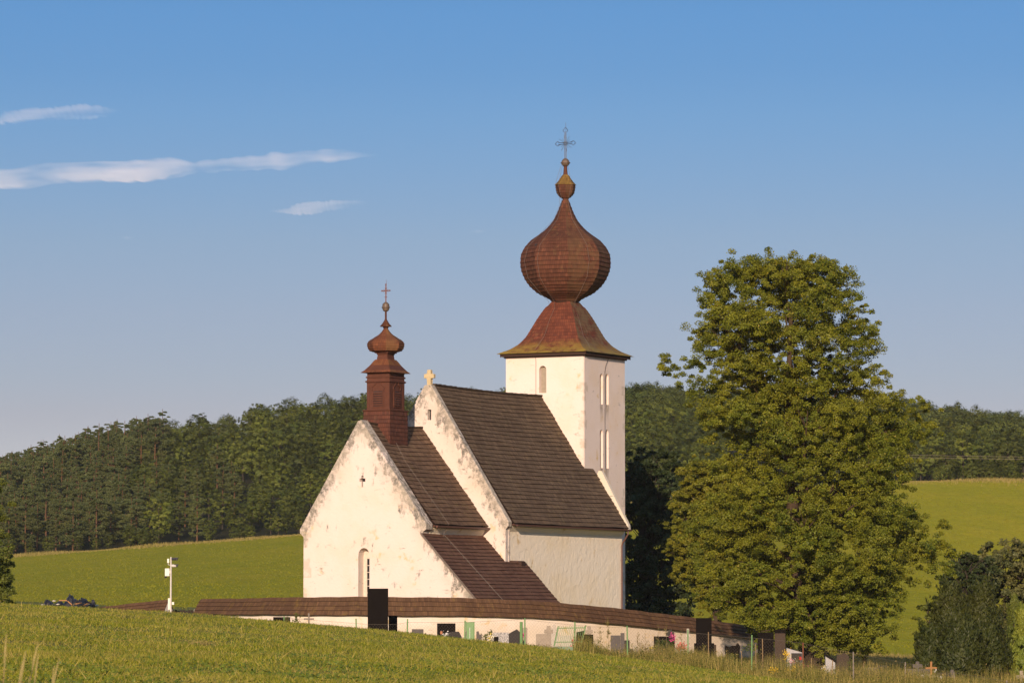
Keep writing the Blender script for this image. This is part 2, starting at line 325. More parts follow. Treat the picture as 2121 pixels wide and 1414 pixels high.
# ------------------------------------------------------------------ foliage
def quads(P, N, size, asp=1.0):
    """leaf quads at points P with normals N"""
    n = len(P); N = N/np.linalg.norm(N, axis=1, keepdims=True); A = rng.normal(size=(n, 3)); A -= N*(A*N).sum(1, keepdims=True); A /= np.linalg.norm(A, axis=1, keepdims=True)
    B = np.cross(N, A); s = (size*(.6+.8*rng.random(n)))[:, None]/2 if np.isscalar(size) else size[:, None]/2
    V = np.stack([P-A*s, P-B*s*asp, P+A*s, P+B*s*asp], 1).reshape(-1, 3); F = np.arange(4*n).reshape(n, 4); return V, F
def sphere_dirs(n):
    d = rng.normal(size=(n, 3)); return d/np.linalg.norm(d, axis=1, keepdims=True)
def sprays(C, axes, nl, leaf, up=.5, out=None, ow=.6, nz=.75):
    """leaves scattered in flattened ellipsoids at centres C"""
    k = len(C); idx = np.repeat(np.arange(k), nl); n = k*nl
    d = sphere_dirs(n)*(rng.random((n, 1))**.45); P = C[idx]+d*axes[idx]
    P[:, 2] -= .25*axes[idx, 2]*(d[:, 0]**2+d[:, 1]**2)*1.5
    N = rng.normal(size=(n, 3))*nz+np.array([0, 0, up])
    if out is not None: N += out[idx]*ow
    V, F = quads(P, N, leaf, .8); tc = rng.random(k)[idx]; tint = np.clip(.55*tc+.45*rng.random(n), 0, 1); tint = np.where(rng.random(n) < .03, .97, tint*.92); return V, F, tint
def lobes_to_crown(L, per, nl, leaf, sp=.33, flat=.5, up=.5, mid=None, ow=.6, nz=.75):
    """L: lobes (x,y,z,rx,ry,rz); sprays sit on each lobe's shell"""
    C = []; A = []; O = []
    for (x, y, z, a, b, c) in L:
        k = max(4, int(per*(a*c)/2.2)) if per > 0 else 8
        d = sphere_dirs(k); d[:, 2] = np.abs(d[:, 2])*np.where(rng.random(k) < .78, 1, -1); rr = (.62+.42*rng.random((k, 1))); tw_ = rng.random((k, 1)) < .13; rr = np.where(tw_, 1.12+.4*rng.random((k, 1)), rr)
        C.append(np.array([x, y, z])+d*np.array([a, b, c])*rr); s = sp*(.7+.7*rng.random(k))*(a+c)/2; s = np.clip(s, .25, 1.5)*np.where(tw_[:, 0], .6, 1)
        A.append(np.stack([s, s, s*flat], 1)); cd = np.array([x, y, z])-mid if mid is not None else np.zeros(3); O.append(d+(cd/np.linalg.norm(cd)*1.1 if mid is not None else 0))
    return sprays(np.concatenate(C), np.concatenate(A), nl, leaf, up, np.concatenate(O), ow, nz)
def limb(bm, p0, p1, r0, r1, bend=.15, seg=6, n=5):
    p0 = Vector(p0); p1 = Vector(p1); L = (p1-p0).length; k = Vector((random.uniform(-1, 1), random.uniform(-1, 1), random.uniform(-.2, 1)))*L*bend
    pts = [p0.lerp(p1, i/n)+k*math.sin(math.pi*i/n) for i in range(n+1)]; tube(bm, pts, r0, seg, r1)

M_lime = leafmat('lime_leaves', (0.038, 0.062, 0.005), (0.195, 0.218, 0.016), .12, .0, (.26, .20, .02), patch=.35)
M_limeb = leafmat('back_lime_leaves', (0.06, 0.085, 0.008), (0.21, 0.21, 0.018), .22, .0, (.24, .18, .02), patch=.5)
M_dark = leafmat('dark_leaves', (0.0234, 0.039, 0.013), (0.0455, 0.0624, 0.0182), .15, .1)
M_birch = leafmat('birch_leaves', (0.056, 0.084, 0.014), (0.14, 0.168, 0.028), .25, .0)
M_broad = leafmat('forest_leaves', (0.038, 0.066, 0.01), (0.125, 0.145, 0.02), .15, .75, patch=.08)
M_pine = leafmat('pine_needles', (0.042, 0.066, 0.02), (0.095, 0.108, 0.032), .05, .4, patch=.1)
M_grey = leafmat('greyish_leaves', (0.055, 0.07, 0.022), (0.16, 0.165, 0.055), .2, .1, patch=.6)
M_juniper = leafmat('juniper_needles', (0.014, 0.025, 0.004), (0.052, 0.062, 0.01), .05, .1, None, patch=.5)
M_thuja = leafmat('thuja_needles', (0.091, 0.13, 0.0156), (0.195, 0.221, 0.026), .1, .3, patch=.6)
M_bark = barkmat('lime_bark', (.065, .045, .028)); M_bark2 = barkmat('dark_bark', (.05, .04, .03)); M_pinebark = barkmat('pine_bark', (.12, .065, .035)); M_birchb = barkmat('birch_bark', (.2, .17, .13))

def profile_lobes(prof, Y, cx_px, n, rl, depth=.85, seed=1, sep=.5):
    """fill a crown whose half widths by height are given in photo pixels with lobes"""
    r = np.random.default_rng(seed); ys = np.array([p[0] for p in prof]); xl = np.array([p[1] for p in prof]); xr = np.array([p[2] for p in prof]); out = []; tries = 0
    mp = Y/FPX
    while len(out) < n and tries < 60000:
        tries += 1; y = r.uniform(ys[0], ys[-1]); a = rl*(.7+.6*r.random()); apx = a/mp
        l = np.interp(y, ys, xl)+apx*.62; rr = np.interp(y, ys, xr)-apx*.62
        if rr <= l: 
            continue
        c = (l+rr)/2; hw = (rr-l)/2; u = r.uniform(-1, 1); v = r.uniform(-1, 1)
        q = u*u+v*v
        if q > 1 or (q < .2 and r.random() < .6): continue
        if y-apx*.6 < ys[0]: y = ys[0]+apx*.6
        X = WX(c+u*hw, Y); dY = v*(rr-l)/2*mp*depth; Z = ZY(y, Y); p = np.array([X, Y+dY, Z])
        if any(np.linalg.norm((p-np.array(o[:3]))*[1, 1, 1.1]) < (a+o[3])*sep for o in out): continue
        out.append((X, Y+dY, Z, a, a, a*.78))
    print('lobes', len(out)); return out

def make_tree(name, L, base, top, r0, mleaf, mbark, label, cat, per, nl, leaf, group=None, sp=.33, flat=.5, up=.5, nlimb=26, trunk_bend=.04):
    bx, by = base; bz = h1(bx, by)-.2
    root = empty(name, (bx, by, bz), 0, label, cat, group)
    off = np.array([bx, by, bz])
    V, F, t = lobes_to_crown(L, per, nl, leaf, sp, flat, up); npmesh('crown', V-off, F, mleaf, root, t)
    bm = bmesh.new(); T = Vector(top)-Vector(off); limb(bm, (0, 0, 0), T, r0, r0*.12, trunk_bend, 10, 8)
    tube(bm, [(0, 0, -.1), (0, 0, .25), (0, 0, .9)], [r0*1.5, r0*1.2, r0*.98], 10)
    zs = sorted(L, key=lambda q: q[2]); step = max(1, len(zs)//nlimb)
    for q in zs[::step]:
        P = Vector(q[:3])-Vector(off); h = max(.12, min(.85, P.z/T.z*.72)); p0 = T*h; limb(bm, p0, P, r0*(.30-.22*h), .02, .10, 5, 5)
        for k in range(3):
            d = Vector(sphere_dirs(1)[0])*q[3]*.95; d.z = abs(d.z)*.7; limb(bm, p0.lerp(P, .75), P+d, .045, .012, .1, 4, 3)
    frombm('trunk', bm, mbark, root, smooth=True); return root

# ------------------------------------------------------------------ church
O = at(1210, 1300, 280.)
church = empty('church', (O.x, O.y, 0), -TH, 'old whitewashed stone church with onion-domed tower and small bell turret inside the shingled wall', 'church')
RC, ZR = -3.2, 15.33; RC2, ZR2 = -3.8, 12.62
M_navewall = plaster('nave_plaster', (.85, .76, .60), None, .25, 1.0)
M_navegable = plaster('nave_gable_plaster', (.68, .59, .51), (-3.35, 15.3, 1.56, 1.56), 1.35, .45)
M_chancel = plaster('chancel_plaster', (.69, .595, .52), (-3.8, 12.75, 1.576, 1.40), 1.35, .4, quoins=[(-7.85, -22.5)])
M_tower = plaster('tower_plaster', (.73, .625, .55), None, .7, .5, quoins=[(0, 0), (0, 6)], drips=[(2.52, 14.78), (3.34, 14.78), (2.52, 10.56), (3.34, 10.56)])
M_gablecope = plaster('coping_plaster', (.64, .58, .47), None, 1.4, .5)
M_dkglass = plain('dark_window_glass', (.015, .015, .018), .15, .6, .1)
M_brownwood = plain('brown_painted_boards', (.090, .033, .019), .75, .25, .35, 3)
M_darkwood = plain('dark_brown_wood', (.05, .028, .02), .8, .2, .3, 4)
M_gutter = plain('brown_gutter_metal', (.11, .05, .035), .45, .4, .2, 2, bmp=0)
M_iron = plain('dark_iron', (.03, .028, .028), .5, .5, .3, 5, bmp=0)
M_rust = plain('rusty_iron', (.16, .055, .025), .7, .3, .3, 8, bmp=0)
M_ball = plain('weathered_copper_ball', (.11, .075, .05), .55, .5, .3, 8)
M_wire = plain('pale_wire', (.22, .18, .14), .5, .4, .1, bmp=0)
M_dwire = plain('dull_wire', (.16, .13, .11), .6, .3, .1, bmp=0)
M_stonecross = plain('yellowish_sandstone', (.52, .42, .24), .9, .2, .3, 5, bmp=.6, bd=.03)
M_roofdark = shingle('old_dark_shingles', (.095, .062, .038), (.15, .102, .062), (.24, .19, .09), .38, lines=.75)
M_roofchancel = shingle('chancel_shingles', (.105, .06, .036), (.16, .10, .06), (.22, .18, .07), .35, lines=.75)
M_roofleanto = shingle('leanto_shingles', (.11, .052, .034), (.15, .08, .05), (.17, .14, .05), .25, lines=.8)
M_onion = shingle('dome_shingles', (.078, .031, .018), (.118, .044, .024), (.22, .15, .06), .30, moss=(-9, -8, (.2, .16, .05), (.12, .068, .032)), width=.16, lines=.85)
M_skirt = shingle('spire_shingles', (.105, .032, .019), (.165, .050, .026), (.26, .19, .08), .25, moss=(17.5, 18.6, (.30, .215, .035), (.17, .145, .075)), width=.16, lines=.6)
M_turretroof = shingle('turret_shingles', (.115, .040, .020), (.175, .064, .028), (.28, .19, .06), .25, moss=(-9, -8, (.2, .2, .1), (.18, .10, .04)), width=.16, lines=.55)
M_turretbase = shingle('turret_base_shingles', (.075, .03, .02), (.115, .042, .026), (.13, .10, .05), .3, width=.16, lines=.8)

def courses(name, f, n, u0, u1, mat_, parent, lip=.045, du=.7, sagk=1):
    """shingle courses on a sloping plane. f(t) -> ((y0, y1), x, z, normal): t 0 eave .. 1 ridge"""
    V = []; F = []; UV = []
    for i in range(n):
        (a0, a1), x0, z0, nn = f(i/n); (b0, b1), x1, z1, _ = f((i+1.06)/n if i < n-1 else 1)
        k = max(1, int(round((a1-a0)/du)))
        sg = lambda q, tt: sagk*-.11*tt*math.sin(math.pi*q)+min(1, sagk*2)*(.018*math.sin(q*9+i*.9)+.012*math.sin(q*23+i*2.3))
        for j in range(k):
            s0, s1 = j/k, (j+1)/k; ta, tb = i/n, min(1, (i+1.06)/n); jt0 = lip*(1+.25*math.sin(i*7.3+j*2.1)); jt1 = lip*(1+.25*math.sin(i*7.3+(j+1)*2.1))
            P = [(x0+nn[0]*jt0, a0+(a1-a0)*s0, z0+nn[1]*jt0), (x0+nn[0]*jt1, a0+(a1-a0)*s1, z0+nn[1]*jt1), (x1+nn[0]*.004, b0+(b1-b0)*s1, z1+nn[1]*.004), (x1+nn[0]*.004, b0+(b1-b0)*s0, z1+nn[1]*.004),
                 (x0, a0+(a1-a0)*s0, z0), (x0, a0+(a1-a0)*s1, z0)]
            P = [(p[0], p[1], p[2]+sg(q, tt)) for p, q, tt in zip(P, (s0, s1, s1, s0, s0, s1), (ta, ta, tb, tb, ta, ta))]
            b = len(V); V += P; F += [(b, b+1, b+2, b+3), (b+4, b+5, b+1, b)]
            ua, ub = a0+(a1-a0)*s0, a0+(a1-a0)*s1; UV += [(ua, i), (ub, i), (ub, i+1), (ua, i+1), (ua, i), (ub, i), (ub, i), (ua, i)]
    me = bpy.data.meshes.new(name); me.from_pydata(V, [], F); l = me.uv_layers.new(name='UVMap'); l.data.foreach_set('uv', np.array(UV, np.float32).ravel()); 
    return link(name, me, mat_, parent)
def ring_courses(name, prof, n, seg, mat_, parent, c, rx=1, ry=1, rot=0, lip=.04, cl=.3, sag=0):
    """shingle courses round a many-sided dome or spire; prof: list of (z, r) bottom to top"""
    pr = np.array(prof, float); L = np.concatenate([[0], np.cumsum(np.hypot(np.diff(pr[:, 0]), np.diff(pr[:, 1])))]); n = max(2, int(round(L[-1]/cl)))
    V = []; F = []; UV = []; g = lambda t: (np.interp(t*L[-1], L, pr[:, 0]), np.interp(t*L[-1], L, pr[:, 1]))
    for i in range(n):
        z0, r0 = g(i/n); z1, r1 = g((i+1)/n); r0b = r0+lip; zlo = z0-lip*.6
        for k in range(seg):
            A = 2*math.pi*k/seg+rot; B = 2*math.pi*(k+1)/seg+rot
            def pt(a, r, z): return (c[0]+rx*r*math.cos(a), c[1]+ry*r*math.sin(a), z)
            m = 4; half = .5*2*r0*math.sin(math.pi/seg)*(rx+ry)/2
            for q in range(m):
                s0, s1 = q/m, (q+1)/m
                def mixp(r, z, s):
                    a = Vector(pt(A, r, z)); b = Vector(pt(B, r, z)); return a.lerp(b, s)
                P = [mixp(r0b, zlo, s0), mixp(r0b, zlo, s1), mixp(r1, z1, s1), mixp(r1, z1, s0), mixp(max(.01, r0-.01), z0, s0), mixp(max(.01, r0-.01), z0, s1)]
                b = len(V); V += [tuple(p) for p in P]; F += [(b, b+1, b+2, b+3), (b+4, b+5, b+1, b)]
                ua = (s0-.5)*2*half+k*31; ub = (s1-.5)*2*half+k*31; UV += [(ua, i), (ub, i), (ub, i+1), (ua, i+1), (ua, i), (ub, i), (ub, i), (ua, i)]
    me = bpy.data.meshes.new(name); me.from_pydata(V, [], F); l = me.uv_layers.new(name='UVMap'); l.data.foreach_set('uv', np.array(UV, np.float32).ravel()); me.update()
    return link(name, me, mat_, parent)

# nave
bm = bmesh.new()
box(bm, -8.6, 2.12, -14.42, 1.32, -3, 6.5)
nave = frombm('nave_wall', bm, M_navewall, church)
bm = bmesh.new()
prism(bm, [(-8.9, -3), (2.2, -3), (2.2, 6.15), (2.42, 6.32), (2.42, 6.62), (-3.12, 15.28), (-3.58, 15.28), (-9.12, 6.62), (-9.12, 6.32), (-8.9, 6.15)], -14.9, -14.43)
bmesh.ops.bevel(bm, geom=bm.edges[:], offset=.04, segments=2, affect='EDGES', profile=.6)
ng = frombm('nave_gable', bm, M_navegable, church)
bm = bmesh.new(); box(bm, -3.36, -3.10, -15.1, -14.55, 13.06, 13.72); cut(ng, bm)
bm = bmesh.new(); box(bm, -3.34, -3.12, -14.62, -14.58, 13.08, 13.70); w = frombm('gable_window', bm, M_dkglass, ng)
bm = bmesh.new()                                            # stepped back gable leaning on the tower
prism(bm, [(.02, 6.38), (2.56, 6.38), (2.6, 6.45), (2.58, 6.72), (.62, 10.30), (.40, 10.34), (.02, 9.6)], 1.33, 1.62)
frombm('back_gable', bm, M_gablecope, church); bm = bmesh.new(); prism(bm, [(-8.4, 5), (-5.9, 5), (-5.9, 9.7), (-6.3, 10.3), (-8.4, 6.7)], 1.33, 1.62)
frombm('back_gable', bm, M_gablecope, church)
kx = (ZR-6.5)/(2.58-RC); nl_ = math.hypot(1, kx); nrm = (kx/nl_, 1/nl_)
rf = courses('nave_roof', lambda t: ((-14.42, 1.32), 2.58+(RC-2.58)*t, 6.5+(ZR-6.5)*t, nrm), 33, 0, 1, M_roofdark, church)
r2 = courses('back_slope', lambda t: ((-14.42, 1.32), 2*RC-2.58-(RC-2.58)*t, 6.5+(ZR-6.5)*t, (-nrm[0], nrm[1])), 33, 0, 1, M_roofdark, rf)
bm = bmesh.new(); prism(bm, [(-8.6, 6.45), (2.3, 6.45), (RC, ZR-.42)], -14.40, 1.30); frombm('roof_core', bm, M_darkwood, rf)
bm = bmesh.new()
for k in range(56): 
    y0 = -14.42+k*(15.7/56); zz_ = ZR-.11*math.sin(math.pi*(k+.5)/56); box(bm, RC-.13, RC+.13, y0, y0+.272, zz_-.06, zz_+.05+.02*math.sin(k*3.7))
frombm('ridge_boards', bm, M_roofdark, rf)
bm = bmesh.new(); prism(bm, [(2.60, 6.44), (2.63, 6.36), (2.70, 6.32), (2.77, 6.36), (2.79, 6.44), (2.77, 6.44), (2.69, 6.345), (2.62, 6.44)], -14.3, 1.5); box(bm, 2.13, 2.60, -14.40, 1.30, 6.40, 6.46)
frombm('gutter', bm, M_gutter, rf)
bm = bmesh.new(); tube(bm, [(2.70, 1.05, 6.34), (2.70, 1.05, 6.15), (2.62, 1.05, 6.0), (2.30, 1.05, 5.55), (2.24, 1.05, 5.35), (2.24, 1.05, -1.6)], .055, 8)
for z in (4.4, 2.9, 1.2): lathe(bm, [(z, .07), (z+.05, .07)], 8, (2.24, 1.05))
frombm('downpipe', bm, M_gutter, church)
bm = bmesh.new(); prism(bm, [(2.12, 6.0), (2.34, 6.3), (2.34, 6.39), (2.12, 6.39)], -14.40, 1.30); frombm('cornice', bm, M_navewall, nave)
bm = bmesh.new(); r0 = -3.34                               # stone cross on the nave gable
prism(bm, [(r0-.14, 15.24), (r0+.14, 15.24), (r0+.12, 15.72), (r0+.36, 15.70), (r0+.36, 15.97), (r0+.12, 15.96), (r0+.13, 16.24), (r0-.13, 16.24), (r0-.12, 15.96), (r0-.36, 15.97), (r0-.36, 15.70), (r0-.12, 15.72)], -14.80, -14.54)
bmesh.ops.bevel(bm, geom=bm.edges[:], offset=.025, segments=1, affect='EDGES'); frombm('stone_cross', bm, M_stonecross, ng)

# chancel
bm = bmesh.new()
prism(bm, [(-7.85, -3), (5.0, -3), (5.0, 1.06), (.62, 5.66), (.62, 5.85), (.86, 6.0), (.86, 6.32), (-3.74, 12.76), (-3.98, 12.68), (-8.12, 6.08), (-8.12, 5.86), (-7.85, 5.6)], -22.5, -21.72)
bmesh.ops.recalc_face_normals(bm, faces=bm.faces)
cg = frombm('chancel_gable', bm, M_chancel, church)
bm = bmesh.new(); prism(bm, arch(-3.93, -3.13, 1.0, 4.9, True), -23, -21.75); cut(cg, bm)
bm = bmesh.new(); prism(bm, [(-3.71, 8.62), (-3.60, 8.62), (-3.60, 8.96), (-3.44, 8.96), (-3.44, 9.16), (-3.57, 9.16), (-3.57, 9.33), (-3.73, 9.33), (-3.73, 9.16), (-3.86, 9.16), (-3.86, 8.96), (-3.71, 8.96)], -23, -22.05); cut(cg, bm)
bm = bmesh.new(); box(bm, -3.675, -3.2, -21.82, -21.765, 1.0, 4.24); lw = frombm('lancet_window', bm, M_dkglass, cg)
bm = bmesh.new(); box(bm, -3.93, -3.68, -21.86, -21.765, 1.0, 4.9); box(bm, -3.68, -3.2, -21.86, -21.765, 4.25, 4.9)
for z in np.arange(1.3, 4.2, .42): box(bm, -3.68, -3.2, -21.845, -21.825, z, z+.035)
frombm('window_frame', bm, plain('stone_window_frame', (.6, .52, .42)), lw)
bm = bmesh.new(); box(bm, -3.9, -3.4, -22.12, -22.06, 8.5, 9.4); frombm('cross_opening', bm, M_dkglass, cg)
bm = bmesh.new(); box(bm, -7.7, .62, -21.73, -14.91, -3, 6.1); cw = frombm('chancel_wall', bm, M_navewall, church)
bm = bmesh.new(); prism(bm, [(.62, 5.78), (.80, 6.05), (.80, 6.16), (.62, 6.16)], -21.70, -14.92); frombm('cornice', bm, M_navewall, cw)
EV = (1.0, 6.3); kx = (ZR2-EV[1])/(EV[0]-RC2); nl_ = math.hypot(1, kx); nrm = (kx/nl_, 1/nl_)
cr = courses('chancel_roof', lambda t: ((-21.70, -14.91), EV[0]+(RC2-EV[0])*t, EV[1]+(ZR2-EV[1])*t, nrm), 23, 0, 1, M_roofchancel, church)
kl = (ZR2-6.0)/(RC2+8.1); nl_ = math.hypot(1, kl)
courses('back_slope', lambda t: ((-21.70, -14.91), -8.1+(RC2+8.1)*t, 6.0+(ZR2-6.0)*t, (-kl/nl_, 1/nl_)), 23, 0, 1, M_roofchancel, cr)
bm = bmesh.new(); prism(bm, [(-7.7, 6.12), (.75, 6.2), (RC2, ZR2-.38)], -21.69, -14.93); frombm('roof_core', bm, M_darkwood, cr)
bm = bmesh.new(); [box(bm, RC2-.13, RC2+.13, -21.70+k*.3083, -21.70+k*.3083+.3, ZR2-.06-.11*math.sin(math.pi*k/22), ZR2+.05-.11*math.sin(math.pi*k/22)) for k in range(22)]; frombm('ridge_boards', bm, M_roofchancel, cr)
bm = bmesh.new(); prism(bm, [(1.01, 6.24), (1.04, 6.13), (1.10, 6.10), (1.16, 6.14), (1.18, 6.24)], -21.6, -14.95); box(bm, .63, 1.01, -21.69, -14.93, 6.18, 6.25); frombm('gutter', bm, M_gutter, cr)
def stakes(pts, parent, r=.009, arm=.3, n=5):
    """lightning conductor wire running on short stakes"""
    bm = bmesh.new(); tube(bm, pts, r, 5)
    for i in range(len(pts)-1):
        a, b = Vector(pts[i]), Vector(pts[i+1]); k = max(1, int((b-a).length/1.15))
        for j in range(k):
            p = a.lerp(b, (j+.5)/k); tube(bm, [p, p+Vector((.02, -arm*.65, -.30))], r*.8, 4)
    return frombm('lightning_wire', bm, M_wire, parent)
def rp(t, e, off=.1): return (EV[0]+(RC2-EV[0])*t+nrm[0]*off, e, EV[1]+(ZR2-EV[1])*t+nrm[1]*off)
nrm = ((ZR2-EV[1])/(EV[0]-RC2)/math.hypot(1, (ZR2-EV[1])/(EV[0]-RC2)), 1/math.hypot(1, (ZR2-EV[1])/(EV[0]-RC2)))
stakes([rp(.8, -19.9), rp(.62, -20.3), rp(.0, -20.1), (.98, -20.3, 6.0), (.75, -20.2, 5.75)], cr)
# lean-to
k3 = 1.05; Ls = lambda r: 5.74-k3*(r-.65); nl_ = math.hypot(1, k3); n3 = (k3/nl_, 1/nl_); rE = 5.7
lt = courses('sacristy_roof', lambda t: ((-22.68, -14.92), rE+(.63-rE)*t, Ls(rE)+(Ls(.63)-Ls(rE))*t, n3), 24, 0, 1, M_roofleanto, church, sagk=.25)
rT = rE-(rE-.63)*17/24
courses('rear_slope', lambda t: ((-14.92, -12.25), rE+(rT-rE)*t, Ls(rE)+(Ls(rT)-Ls(rE))*t, n3), 17, 0, 1, M_roofleanto, lt, sagk=0)
bm = bmesh.new(); prism(bm, [(.64, -3), (5.0, -3), (5.0, Ls(5.0)-.30), (.64, Ls(.64)-.30)], -21.72, -14.91); prism(bm, [(2.21, -3), (5.0, -3), (5.0, Ls(5.0)-.30), (2.21, Ls(2.21)-.30)], -14.90, -12.45)
frombm('sacristy_wall', bm, M_navewall, church)
M_barge = plain('grey_barge_board', (.16, .125, .10), .8, .2, .3)
bm = bmesh.new(); prism(bm, [(.58, Ls(.58)-.13), (rE, Ls(rE)-.13), (rE, Ls(rE)+.02), (.58, Ls(.58)+.02)], -22.74, -22.69); frombm('barge_board', bm, M_barge, lt)
bm = bmesh.new(); prism(bm, [(2.23, Ls(2.23)+.02), (2.5, Ls(2.5)+.02), (2.5, Ls(2.23)+.06), (2.23, Ls(2.23)+.12)], -13.3, -12.8); frombm('flashing_cap', bm, M_darkwood, lt)
def lp(t, e, off=.1): return (rE+(.63-rE)*t+n3[0]*off, e, Ls(rE)+(Ls(.63)-Ls(rE))*t+n3[1]*off)
stakes([(.72, -20.0, 5.75), lp(.97, -20.2), lp(.15, -19.6)], lt)

# tower
bm = bmesh.new(); box(bm, -5.86, 0, 0, 6.0, -3, 18.0)
bmesh.ops.bevel(bm, geom=[e for e in bm.edges if abs(e.verts[0].co.z-e.verts[1].co.z) > 1], offset=.05, segments=2, affect='EDGES')
tw = frombm('tower_wall', bm, M_tower, church)
bm = bmesh.new(); prism(bm, arch(-3.33, -2.80, 15.48, 17.28), -.5, .35); cut(tw, bm)
bm = bmesh.new(); prism(bm, arch(-3.31, -2.82, 15.5, 17.26), .30, .34); frombm('niche_shutter', bm, plain('weathered_shutter', (.30, .255, .19)), tw)
for y0, y1, z0, z1, pt in ((2.30, 2.74, 14.78, 16.80, False), (3.12, 3.56, 14.78, 16.84, False), (2.30, 2.73, 10.56, 13.10, True), (3.12, 3.55, 10.56, 13.14, True)):
    bm = bmesh.new(); prism(bm, arch(y0, y1, z0, z1, pt), -.6, .3, 'x'); cut(tw, bm)
    bm = bmesh.new(); box(bm, -.58, -.55, y0+.002, y1-.002, z0, z1-.02); frombm('lancet_window', bm, M_dkglass, tw)
bm = bmesh.new(); tube(bm, [(.04, 3.6, 18.0), (.06, 3.0, 17.3), (.04, 2.95, 16.9), (.04, 2.95, 14.6), (.04, 2.95, 9.5)], .012, 4); frombm('lightning_wire', bm, M_darkwood, tw); bm = bmesh.new(); tube(bm, [(-3.6, -.04, 18.0), (-3.55, -.05, 17.6), (-3.55, -.05, 15.4)], .012, 4); frombm('lightning_wire', bm, M_darkwood, tw)
CT = (-2.93, 3.0)
S2 = math.sqrt(2)
bm = bmesh.new(); h = 3.16; hy = 3.22
for (a, z0, z1) in ((3.02, 17.88, 18.0), (3.22, 17.93, 18.02)): box(bm, CT[0]-a, CT[0]+a, CT[1]-a-.06, CT[1]+a+.06, z0+.0, z1)
bm.free(); bm = bmesh.new()
box(bm, CT[0]-3.02, CT[0]+3.02, CT[1]-3.09, CT[1]+3.09, 17.84, 17.95); box(bm, CT[0]-3.20, CT[0]+3.20, CT[1]-3.27, CT[1]+3.27, 17.955, 18.16)
for k in range(44):                                          # scalloped eaves boards
    u = -3.2+6.4*(k+.5)/44
    prism(bm, [(CT[0]+u-.065, 17.96), (CT[0]+u+.065, 17.96), (CT[0]+u, 17.88)], CT[1]-3.295, CT[1]-3.275); prism(bm, [(CT[1]+u*1.02-.065, 17.96), (CT[1]+u*1.02+.065, 17.96), (CT[1]+u*1.02, 17.88)], CT[0]+3.205, CT[0]+3.225, 'x')
eav = frombm('eaves', bm, M_darkwood, church)
skirt = [(18.15, 3.34), (18.45, 2.72), (18.83, 2.26), (19.3, 1.93), (19.9, 1.66), (20.49, 1.40), (20.96, 1.17), (21.32, .97), (21.46, .82), (21.68, .70)]
sk = ring_courses('spire_skirt', [(z, r*S2) for z, r in skirt], 0, 4, M_skirt, church, CT, 1, 1.02, math.pi/4, .05, .27)
onion = [(21.74, .86), (21.86, .98), (22.03, 1.30), (22.27, 1.78), (22.75, 2.31), (23.22, 2.62), (23.82, 2.86), (24.35, 2.91), (24.89, 2.86), (25.36, 2.63), (25.84, 2.22), (26.08, 1.88), (26.32, 1.55), (26.55, 1.28), (26.79, 1.05), (27.15, .77), (27.63, .53), (28.1, .35), (28.52, .21)]
on = ring_courses('onion_dome', [(z, r*1.035) for z, r in onion], 0, 8, M_onion, church, CT, 1, 1, R_(28.4+2), .045, .29)
bm = bmesh.new(); lathe(bm, [(21.6, .82), (21.68, .88), (21.74, .92), (21.78, .92), (21.8, .84)], 8, CT, rot=R_(30)); frombm('neck_moulding', bm, M_darkwood, on)
bm = bmesh.new(); P = Vector((CT[0], CT[1], 0)); d = Vector((-.35, -1, 0)).normalized(); M = Matrix.Translation(Vector((CT[0], CT[1], 25.33))+d*2.55)@Matrix.Rotation(math.atan2(d.y, d.x)+math.pi/2, 4, 'Z'); box(bm, -.15, .15, -.1, .15, -.1, .1, M); frombm('hatch', bm, M_iron, on)
lan = ring_courses('lantern', [(28.60, .16), (28.72, .36), (28.94, .56), (29.18, .62), (29.41, .66), (29.53, .66)], 0, 8, M_onion, church, CT, 1, 1, R_(30), .03, .2)
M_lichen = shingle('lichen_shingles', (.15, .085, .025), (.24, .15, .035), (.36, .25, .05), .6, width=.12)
ring_courses('lantern_cap', [(29.54, .70), (29.71, .55), (29.89, .40), (30.07, .30), (30.22, .19)], 0, 8, M_lichen, lan, CT, 1, 1, R_(30), .03, .17)
bm = bmesh.new(); lathe(bm, [(28.4, .20), (28.66, .2)], 8, CT); frombm('neck', bm, M_brownwood, lan); bm = bmesh.new(); lathe(bm, [(30.15, .17), (30.4, .135), (30.75, .115), (30.8, .15)], 12, CT); frombm('stem', bm, M_brownwood, lan)
bm = bmesh.new(); lathe(bm, [(30.78, .10), (30.86, .22), (30.96, .275), (31.0, .28), (31.0, .33), (31.04, .33), (31.04, .28), (31.16, .25), (31.28, .15), (31.33, .05)], 16, CT); frombm('ball', bm, M_ball, lan, smooth=False)
def rod(bm, a, b, r=.02): tube(bm, [a, b], r, 5)
def trefoil(bm, c, d, s, r=.016):
    """open three-lobed end of a wrought iron arm, in the x-z plane"""
    d = Vector(d); p = Vector((d.z, 0, -d.x)) if abs(d.y) < .1 else d; pts = []
    for a in np.linspace(-2.3, 2.3, 25):
        rad = s*(.62+.38*abs(math.cos(1.5*a*1.35))); pts.append(Vector(c)+d*(math.cos(a)*rad+s*.6)+p*math.sin(a)*rad*.9)
    tube(bm, pts, r, 4, cap=True)
bm = bmesh.new(); x, y = CT; zc = 32.33                     # wrought iron cross with rays
for s in (-.055, .055):
    rod(bm, (x+s, y, 31.3), (x+s*.75, y, 33.12)); rod(bm, (x-.52, y, zc+s), (x+.52, y, zc+s))
trefoil(bm, (x, y, 33.08), (0, 0, 1), .20); trefoil(bm, (x-.48, y, zc), (-1, 0, 0), .17); trefoil(bm, (x+.48, y, zc), (1, 0, 0), .17)
for k in range(16):
    a = 2*math.pi*(k+.5)/16; l = .56 if k % 2 == 0 else .40; rod(bm, (x+.08*math.cos(a), y, zc+.08*math.sin(a)), (x+l*math.cos(a), y, zc+l*math.sin(a)), .011)
